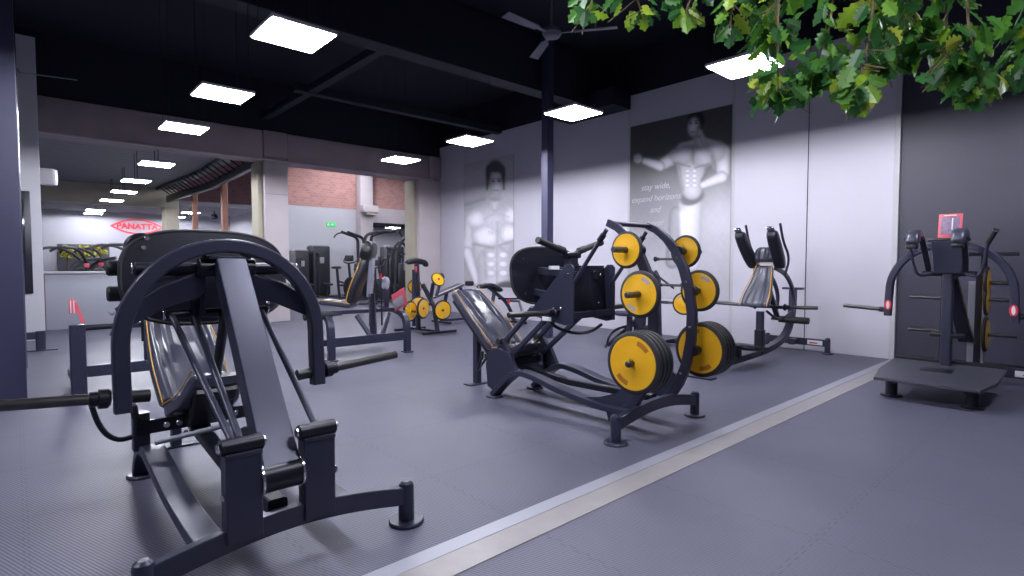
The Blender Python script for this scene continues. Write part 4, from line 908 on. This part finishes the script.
def bike(x, y, label, rz=0, name='exercise_bike', sc=1):
    t = thing(name, label, 'exercise bike', (x, y, 0), rz)
    for q in (-.5, .5): MB().rect([(q, -.28, .04), (q, .28, .04)], .07, .05, (1, 0, 0)).done('floor_bar', FARM, t)
    MB().rect([(-.5, 0, .05), (.5, 0, .05)], .08, .06, (0, 1, 0)).done('spine', FARM, t)
    MB().lathe((.35, -.03, .38), (.35, .5, .38), [(0, .30), (.01, .33), (.05, .33), (.06, .30)], 28).done('flywheel', FARM, t)
    MB().rect([(-.2, 0, .05), (-.32, 0, 1.0)], .07, .06, (0, 1, 0)).done('seat_stem', FARM, t)
    MB().cushion([(-.48, 0, 1.02), (-.32, 0, 1.03), (-.12, 0, 1.02)], [.22, .2, .07], .08, (0, 1, 0), (), 0, -1, 20, 2.5).done('saddle', FARM, t)
    MB().rect([(.40, 0, .4), (.30, 0, 1.15)], .07, .06, (0, 1, 0)).done('front_stem', FARM, t)
    MB().tube(smooth_path([(.5, -.28, 1.35), (.35, -.25, 1.2), (.28, 0, 1.15), (.35, .25, 1.2), (.5, .28, 1.35)], 2), .022, 8).done('handlebar', FARM, t)
    MB().box((.33, 0, 1.32), (.08, .3, .2), .02).done('console', FARM, t)
    MB().rect([(-.3, 0, .6), (.4, 0, .45)], .06, .05, (0, 1, 0)).done('frame_tube', FARM, t); MB().tube([(-.1, -.1, .3), (-.02, -.1, .15), (-.0, -.2, .15)], .02, 6).done('crank', FARM, t)
    t.scale = (sc, sc, sc); return t
bike(9.75, 20.9, 'dark exercise bike left of the pulley mast by the far white wall', .5, sc=1.25)
bike(10.2, 19.6, 'second dark exercise bike close to the pulley mast', -.4, sc=1.2)
bike(9.4, 17.8, 'dark exercise bike behind the seated machine backrest', .8, sc=1.1)
def rig(x, y, label, h=2.3):
    t = thing('cable_rig', label, 'exercise machine', (x, y, 0))
    a = [(-.55, 0, .05), (-.5, 0, h*.5), (-.38, 0, h*.85), (0, 0, h), (.38, 0, h*.85), (.5, 0, h*.5), (.55, 0, .05)]
    MB().tube(smooth_path(a, 3), .06, 10).done('arched_frame', FARM, t)
    MB().tube(smooth_path([(p[0], p[1]+.5, p[2]*.95) for p in V_list(a)], 3) if False else smooth_path([(p[0]*.9, .5, p[2]*.93) for p in a], 3), .05, 8).done('arched_frame', FARM, t)
    MB().box((0, .2, .8), (.4, .35, 1.3), .04).done('weight_box', FARM, t); MB().box((0, .02, 1.35), (.3, .03, .35), .01).done('panel', GREYP, t)
    MB().tube(smooth_path([(-.9, 0, h*.8), (-.4, 0, h*.78), (0, .1, h*.7)], 2), .03, 8).done('pulley_arm', FARM, t)
    MB().box((0, .2, .04), (1.2, .9, .08), .02).done('base_frame', FARM, t); return t
rig(10.9, 17.9, 'arched cable machine with pulleys just left of the corner column', 2.5)
# elevated machines left of logo
def lev_machine(x, y, label, rz=0, sc=1):
    t = thing('lever_machine', label, 'exercise machine', (x, y, 0), rz)
    MB().rect([(-.6, 0, .05), (.6, 0, .05)], .1, .08, (0, 1, 0)).done('spine', FARM, t)
    for q in (-.6, .6): MB().rect([(q, -.4, .05), (q, .4, .05)], .1, .07, (1, 0, 0)).done('floor_bar', FARM, t)
    MB().rect(smooth_path([(-.5, 0, .05), (-.45, 0, .9), (0, 0, 1.5), (.6, 0, 1.62)], 2), .1, .1, (0, 1, 0)).done('curved_mast', FARM, t)
    MB().rect([(.55, 0, .05), (.2, 0, 1.5)], .08, .08, (0, 1, 0)).done('rear_mast', FARM, t)
    for s_ in (-1, 1):
        MB().tube(smooth_path([(.2, s_*.1, 1.5), (-.1, s_*.4, 1.9), (-.6, s_*.45, 1.95), (-.8, s_*.4, 1.8)], 2), .04, 8).done('lever_arm', FARM, t)
        MB().lathe((.3, s_*.5, 1.1), (.3, s_*.9, 1.1), [(0, .2), (.02, .22), (.06, .22), (.08, .2)], 24).done('round_weight', FARM, t)
    MB().cushion([(-.2, 0, .6), (.05, 0, .6), (.3, 0, .62)], [.4, .4, .35], .1, (0, 1, 0), (), 0, -1, 20).done('seat_pad', GREYP, t)
    MB().box((.2, -.1, 1.40), (.14, .05, .12), .02).done('red_panel', PINK, t)
    t.scale = (sc,)*3; return t
lev_machine(1.35, 20.6, 'leftmost dark lever machine glimpsed over the counter', .3, .98)
lev_machine(1.95, 22.6, 'dark lever machine glimpsed over the counter below the shrubs', -.5, 1.0)
lev_machine(2.35, 18.2, 'dark lever machine with pale red panel glimpsed left of the big oval plate', .2, 1.0)
lev_machine(3.9, 27.5, 'farthest lever machine near the far wall behind the counter', 2.2, 1.15)
# exit sign on the far white wall
t = thing('exit_sign', 'small green pictogram sign on the far white wall above the machines', 'sign', (10.85, WY2-.03, 3.24))
MB().box((0, 0, 0), (.42, .03, .2), .005).done('green_board', GREEN, t)
MB().prism([(-.14+.03*cos(a), -.018, .05+.03*sin(a)) for a in [2*pi*i/10 for i in range(10)]], (0, .004, 0)).done('running_figure', WHT, t)
MB().prism([(-.17, -.018, .02), (-.10, -.018, .02), (-.07, -.018, -.06), (-.1, -.018, -.07), (-.13, -.018, -.03), (-.18, -.018, -.07), (-.19, -.018, -.05)], (0, .004, 0)).done('running_figure', WHT, t)
MB().prism([(.0, -.018, .02), (.07, -.018, .02), (.07, -.018, .05), (.13, -.018, 0), (.07, -.018, -.05), (.07, -.018, -.02), (0, -.018, -.02)], (0, .004, 0)).done('arrow', WHT, t)
# small fan lamps on far soffit
t = thing('ceiling_speaker', 'small dark speaker hanging beyond the rust-red posts', 'speaker', (6.6, 27.0, 3.4)); MB().lathe((0, 0, 0), (0, 0, 1), [(0, .10), (.05, .16), (.22, .10), (.24, .03)]).done('body', DARK, t); MB().cyl((0, 0, .2), (0, 0, .38), .02).done('stem', DARK, t)
# grey foot of a machine beside the white pier
t = thing('bench_foot', 'short grey steel machine leg on a flat foot beside the base of the white pier', 'machine leg', (.12, 11.75, 0))
MB().rect([(.15, 0, .015), (.15, 0, .32)], .13, .1).done('post', METAL, t); MB().box((.15, 0, .008), (.42, .16, .016), .004).done('foot_plate', METAL, t); MB().rect([(-.5, 0, .25), (.12, 0, .25)], .08, .12, (0, 1, 0)).done('cross_tube', METAL, t)
# ------------------------------------------------------------------ posters (the printed picture is stored on a fine grid)
def seg_d(P, a, b):
    a, b = np.array(a, float), np.array(b, float); ab = b-a; t_ = np.clip(((P-a)@ab)/max(1e-6, ab@ab), 0, 1)
    return np.hypot(*(P-(a+t_[:, None]*ab)).T), t_
def poster(name, label, y0, y1, z0, z1, nx, nz, paint):
    ys = np.linspace(y0, y1, nx); zs = np.linspace(z1, z0, nz); Y, Z = np.meshgrid(ys, zs); X = np.full_like(Y, XA-.014)
    P3 = np.stack([X.ravel(), Y.ravel(), Z.ravel()], 1); v = P3-np.array([0, 0, EYE])
    w = v@np.array(fw); px = 512+FOC*(v@np.array(rt))/w; py = 288-FOC*(v@np.array(upv))/w
    g = paint(np.stack([px, py], 1), (Y.ravel()-y0)/(y1-y0), (z1-Z.ravel())/(z1-z0))
    me = bpy.data.meshes.new(name); vv = [(0, p[1]-(y0+y1)/2, p[2]-z0) for p in P3]
    fs = [(i*nx+j, i*nx+j+1, (i+1)*nx+j+1, (i+1)*nx+j) for i in range(nz-1) for j in range(nx-1)]
    me.from_pydata(vv, [], fs); at_ = me.color_attributes.new('print', 'FLOAT_COLOR', 'POINT')
    col = np.ones((len(vv), 4)); col[:, 0] = g*.98; col[:, 1] = g*.95; col[:, 2] = g*1.06; at_.data.foreach_set('color', col.ravel())
    me.materials.append(PRINT)
    root = thing('wall_poster', label, 'poster', (XA-.014, (y0+y1)/2, z0)); o = bpy.data.objects.new('printed_sheet', me); COL.objects.link(o); o.parent = root
    hw = abs(y1-y0)/2
    MB().box((.007, 0, (z1-z0)/2), (.012, 2*hw+.02, z1-z0+.02), .002).done('backing_board', GREYP, root)
    return root
def sm(d, r, s=1.2): return 1/(1+np.exp(np.clip((d-r)/s, -30, 30)))
def blend(g, m_, v): return g*(1-m_)+v*m_
def stroke(P, g, a, b, r0, r1, v, s=.8, shade=.25):
    d, t_ = seg_d(P, a, b); r = r0+(r1-r0)*t_; k_ = sm(d, r, s)
    vv = v*(1-shade*np.clip(d/np.maximum(r, .1), 0, 1)**2); return blend(g, k_, vv)
def ell(P, g, c, rx, ry, v, s=.12, ang=0, shade=0):
    q = P-np.array(c); ca, sa = cos(radians(ang)), sin(radians(ang)); x = (q[:, 0]*ca+q[:, 1]*sa)/rx; y = (-q[:, 0]*sa+q[:, 1]*ca)/ry
    d = np.hypot(x, y); k_ = sm(d, 1, s); return blend(g, k_, v*(1-shade*np.clip(d, 0, 1)**2))
def tone(P, g, lo, hi, k_=1.12):
    x, y = P[:, 0], P[:, 1]; n_ = 0
    for a_, b_, f_ in ((.31, .12, 0), (-.17, .29, 1.7), (.47, -.38, .4), (.83, .61, 2.2), (-.92, .71, .9)):
        n_ = n_+np.sin(a_*x+b_*y+f_+1.3*np.sin(.21*y+f_)+.9*np.sin(.27*x))
    return np.clip(g*k_*(1+.010*n_), lo, hi)
def paint_big(P, u, v):
    g = np.interp(v, [0, .10, .22, .34, .48, .62, .8, 1], [.07, .075, .10, .16, .24, .33, .46, .5])
    g = ell(P, g, (722, 222), 22, 26, .60, .45)
    g = stroke(P, g, (677, 214), (672, 262), 7.5, 6.5, .36, .5, .5)
    g = stroke(P, g, (690, 205), (690, 262), 11.5, 10, .74, .5, .45)
    g = stroke(P, g, (683, 214), (684, 255), 2.4, 2, .85, 1.2, 0)
    g = ell(P, g, (692, 197.5), 12.5, 7.5, .13, .07, -20)
    g = stroke(P, g, (684, 150), (716, 149), 7.5, 7, .60, .5, .3); g = stroke(P, g, (701, 141), (719, 149), 4.5, 7, .66, .5, .3); g = stroke(P, g, (698, 142), (684, 150), 4, 7, .64, .5, .3); g = stroke(P, g, (698, 133), (702, 147), 4.6, 7.0, .62, .5, .35)
    g = stroke(P, g, (691, 160), (692, 190), 15.5, 9.8, .62, .5, .45)
    g = stroke(P, g, (722, 152), (723, 172), 8.5, 6.8, .78, .5, .6)
    g = stroke(P, g, (722, 177), (703, 185), 6.0, 4.0, .74, .5, .6)
    g = ell(P, g, (716, 151), 10, 9.5, .80, .1, 20, .45)
    g = stroke(P, g, (676, 156), (665, 163), 7, 6, .78, .5, .6)
    g = stroke(P, g, (660, 166), (645, 161), 5, 3.6, .78, .5, .55)
    g = ell(P, g, (638, 158.5), 4.6, 4.8, .82, .1, 0, .5)
    for k_ in range(3): g = stroke(P, g, (634.5, 156+k_*2.4), (639, 155.6+k_*2.4), .35, .35, .45, .4, 0)
    g = ell(P, g, (683, 155), 12.5, 8.6, .84, .12, -8, .5); g = ell(P, g, (703, 157), 11.5, 9.2, .84, .12, 10, .5)
    g = stroke(P, g, (693, 147), (693, 164), .8, .8, .34, .5, 0); g = stroke(P, g, (674, 163), (690, 166.5), .9, .7, .24, .5, 0); g = stroke(P, g, (695, 167.5), (709, 164), .9, .7, .26, .5, 0)
    for i in range(4):
        for s_ in (-1, 1): g = ell(P, g, (691+s_*3.5, 171+i*4.8), 3.1, 2.1, .80, .16, 0, .5)
    g = stroke(P, g, (679, 167), (683, 189), 1.0, 1.0, .26, .7, 0); g = stroke(P, g, (710, 168), (702, 180), 1.6, 1.2, .16, .7, 0); g = stroke(P, g, (712, 156), (714, 168), .9, .8, .34, .7, 0)
    g = stroke(P, g, (699.5, 136), (703, 145), .6, .6, .40, .6, 0); g = stroke(P, g, (694, 136), (696, 144), .5, .5, .42, .6, 0); g = ell(P, g, (697, 136), 4.2, 2.2, .30, .3)
    g = ell(P, g, (696, 120), 8.6, 9.2, .012, .08)
    g = ell(P, g, (693.5, 127), 5.6, 9.2, .72, .1, 8, .3)
    for q in ((690.6, 123.6), (696.2, 123.2)): g = ell(P, g, q, 1.7, .9, .08, .2)
    for a_, b_ in (((688.6, 121.6), (692, 121.2)), ((694.6, 121), (698.4, 121))): g = stroke(P, g, a_, b_, .45, .45, .07, .3, 0)
    g = stroke(P, g, (693, 124), (692.6, 129), .5, .8, .78, .4, 0); g = stroke(P, g, (691, 132), (695, 131.8), .5, .45, .16, .3, 0); g = stroke(P, g, (698.4, 126), (697.4, 133), 1.0, .8, .26, .6, 0)
    return tone(P, g, .012, .95)
def paint_torso(P, u, v):
    g = np.interp(v, [0, .3, .5, 1], [.46, .52, .40, .42])
    g = stroke(P, g, (462, 206), (484, 199), 2, 2, .30, 1.2, 0); g = stroke(P, g, (462, 211), (480, 206), 1, 1, .36, 1, 0)
    g = stroke(P, g, (472, 222), (467, 250), 8, 6, .70, .6, .5)
    g = stroke(P, g, (467, 252), (477, 281), 5.5, 4.5, .78, .6, .5)
    g = stroke(P, g, (494.5, 200), (494.5, 214), 5.5, 13, .68, .5, .25)
    g = stroke(P, g, (480, 216), (508, 214), 9, 8, .74, .5, .3)
    g = stroke(P, g, (492, 224), (492, 262), 22, 17, .68, .6, .35)
    g = stroke(P, g, (494, 262), (494, 292), 17, 16, .68, .6, .4)
    g = ell(P, g, (476, 219), 10, 9, .84, .12, -20, .35); g = ell(P, g, (511, 216), 8, 8, .80, .12, 0, .3)
    g = ell(P, g, (486, 236), 14, 10.5, .90, .09, 6, .4); g = ell(P, g, (508.5, 233), 10, 10, .86, .09, 0, .4)
    g = stroke(P, g, (474, 244), (493, 248), 1.0, 1.0, .30, .7, 0); g = stroke(P, g, (499, 245.5), (513, 241), 1.0, .9, .32, .7, 0)
    g = stroke(P, g, (497.5, 222), (497, 246), .7, .9, .46, .6, 0); g = stroke(P, g, (494, 214), (484, 219), .6, .5, .5, .5, 0); g = stroke(P, g, (499, 214), (509, 217), .6, .5, .5, .5, 0)
    for i, yy in enumerate((255, 264, 273)):
        for s_ in (-1, 1): g = ell(P, g, (497+s_*6, yy), 5.2, 3.6, .86, .14, 0, .45)
    g = stroke(P, g, (497, 250), (497, 283), .5, .5, .40, .5, 0); g = stroke(P, g, (484, 252), (486, 278), 1.2, 1.0, .42, .8, 0)
    g = ell(P, g, (504, 288), 13, 6.5, .10, .1, -14)
    g = stroke(P, g, (494.5, 196), (494.5, 206), 5.0, 5.6, .66, .5, .3); g = ell(P, g, (495, 199), 5.5, 2.6, .34, .25)
    g = stroke(P, g, (490.5, 202), (494, 212), .5, .5, .48, .5, 0); g = stroke(P, g, (499, 202), (495.5, 212), .5, .5, .48, .5, 0)
    g = ell(P, g, (495.5, 173), 9.6, 13, .07, .06)
    g = ell(P, g, (496, 183), 6.6, 13.5, .72, .08, 0, .4)
    for x in (-1, 1): g = stroke(P, g, (495.5+x*7.8, 168), (495.5+x*8.4, 189), 1.5, .9, .07, .5, 0)
    for x in (-1, 1):
        g = ell(P, g, (496+x*3.0, 181), 1.7, .9, .10, .2); g = stroke(P, g, (496+x*1.4, 178.8), (496+x*4.8, 178.6), .4, .4, .12, .3, 0)
    g = ell(P, g, (493.8, 168.5), 6.4, 3.6, .07, .12, 15); g = ell(P, g, (500, 169), 3, 3.5, .08, .15)
    g = stroke(P, g, (496, 181), (496, 186.5), .4, .7, .84, .3, 0); g = stroke(P, g, (493.8, 190.5), (498.4, 190.5), .5, .5, .26, .3, 0)
    return tone(P, g, .03, .98, 1.18)
pb = poster('poster', 'large monochrome poster of a posing bodybuilder with script lines on the right wall', 6.913, 4.73, .74, 4.253, 200, 300, paint_big)
pt_ = poster('poster', 'tall pale monochrome poster of a bare muscular torso near the corner', 12.64, 10.535, .80, 4.23, 150, 240, paint_torso)
def ptxt(root, s, y, z, size, m, zc=0):
    c0 = root.location; text_part('script_line', s, size, m, root, frame((-.004, y-c0.y, z-c0.z), (0, -1, 0), (-1, 0, 0)), .0008, shear=.25)
SCR = mat('pale_script_print', (.48, .46, .54), .5); SC2 = mat('faint_script_print', (.62, .60, .66), .5)
for s, yy, zz in (('stay wide,', 6.30, 2.96), ('expand horizons', 6.30, 2.73), ('and', 6.30, 2.50), ('never', 6.30, 2.24), ('look back', 6.30, 2.0)): ptxt(pb, s, yy, zz, .17, SCR)
for s, yy, zz in (('THE MIND', 11.25, 2.75), ('IS ALWAYS', 11.25, 2.5), ('THE LIMIT', 11.25, 2.25)): ptxt(pt_, s, yy, zz, .16, SC2)
# ------------------------------------------------------------------ hanging oak foliage near the camera
tips = [  # pixel of the lowest tip, depth, number of leaves, label
 (585, 20, 3.3, 4, 'small oak sprig hanging at the left end of the foliage'),
 (642, 24, 3.2, 8, 'short oak spray hanging second from the left end of the foliage'),
 (684, 27, 3.1, 10, 'oak spray hanging just left of the leaf-covered light panel'),
 (729, 42, 3.0, 14, 'oak spray hanging above the light panel'),
 (768, 50, 3.1, 26, 'oak spray dipping over the right end of the light panel'),
 (778, 116, 2.9, 46, 'long grey-green oak spray hanging right of the light panel'),
 (815, 96, 3.0, 46, 'yellow-green oak spray hanging in front of the panel seam'),
 (853, 118, 2.8, 46, 'long oak spray with broad dark leaves ending in a bright leaf'),
 (884, 84, 3.0, 40, 'dense oak spray hanging left of the pale corner trim'),
 (918, 60, 2.9, 36, 'bright yellowish oak spray in front of the dark wall'),
 (947, 88, 2.8, 40, 'pointed oak spray hanging over the standing machine'),
 (981, 112, 2.7, 46, 'long oak spray with bright rounded leaves near the right edge'),
 (1018, 90, 2.7, 40, 'oak spray cut by the right edge of the view')]
cover = thing('hanging_planter', 'dark slatted overhead planter the oak sprays hang from', 'planter', (2.9, 1.25, 3.16))
mid_dir = None
for i, (px, py, d, n, lb) in enumerate(tips):
    tip = at_depth(px, py, d); top = V((tip.x+random.uniform(-.08, .08), tip.y+random.uniform(-.08, .08), 3.14)); Hh = top.z-tip.z
    root = thing('oak_branch', lb, 'foliage', top, 0, 'hanging oak foliage')
    st_, fo = MB(), MB(); leafn = int(n*1.5)+int(14*Hh)
    main = smooth_path([(0, 0, 0), (random.uniform(-.05, .05), random.uniform(-.05, .05), -Hh*.5), (tip-top)*.94+V((0, 0, .04))], 2)
    st_.tube([tuple(p) for p in main], .006, 6)
    def on(f): q = f*(len(main)-1); k_ = int(min(q, len(main)-2)); return main[k_].lerp(main[k_+1], q-k_)
    for j in range(9):
        f = random.uniform(.1, .95); p = on(f); e = p+V((random.uniform(-.13, .13), random.uniform(-.13, .13), random.uniform(-.14, -.02))); st_.tube([tuple(p), tuple(e)], .003, 5)
    for j in range(leafn):
        f = (random.random())**.75; p = on(min(1, f))
        sp = .05+.17*(1-f)**.7
        a = random.uniform(0, 2*pi); b_ = p+V((cos(a)*sp*random.random(), sin(a)*sp*random.random(), random.uniform(-.02, .05)))
        dv = V((cos(a)*.8, sin(a)*.8, random.uniform(-1.6, -.3)))
        leaf(fo, b_, dv, random.uniform(.085, .135))
    leaf(fo, on(.97), V((random.uniform(-.2, .2), random.uniform(-.2, .2), -1)), .11, -ray(px, py)); leaf(fo, on(.93), V((rt.x*.7, rt.y*.7, -.8)), .10, -ray(px, py)); leaf(fo, on(.93), V((-rt.x*.7, -rt.y*.7, -.8)), .10, -ray(px, py))
    fo.done('foliage', LEAF, root, smooth=False); st_.done('stem', TWIG, root)
xs = [at_depth(px, py, d) for px, py, d, n, l in tips]
a_, b_ = xs[0], xs[-1]; c_ = (a_+b_)/2; cover.location = (c_.x, c_.y, 3.14); dv = (b_-a_); ang = atan2(dv.y, dv.x); cover.rotation_euler = (0, 0, ang); LL = hypot(dv.x, dv.y)
for j in range(5): MB().box((0, -.24+.12*j, .02), (LL+.6, .035, .04), .004).done('slat', DARK, cover)
for x in (-LL/2, 0, LL/2):
    MB().box((x, 0, .05), (.04, .6, .03), .004).done('cross_batten', DARK, cover); MB().cyl((x, 0, .06), (x, 0, 2.65), .006, .001, 6).done('hanging_rod', DARK, cover)
# ------------------------------------------------------------------ world and output look
w = bpy.data.worlds.new('world'); bpy.context.scene.world = w; w.use_nodes = True
bg = w.node_tree.nodes['Background']; bg.inputs[0].default_value = (.35, .4, .62, 1); bg.inputs[1].default_value = .15
sc = bpy.context.scene; sc.view_settings.view_transform = 'Standard'; sc.view_settings.look = 'None'; sc.view_settings.gamma = 1
sc.view_settings.use_curve_mapping = False; sc.view_settings.exposure = 1.75
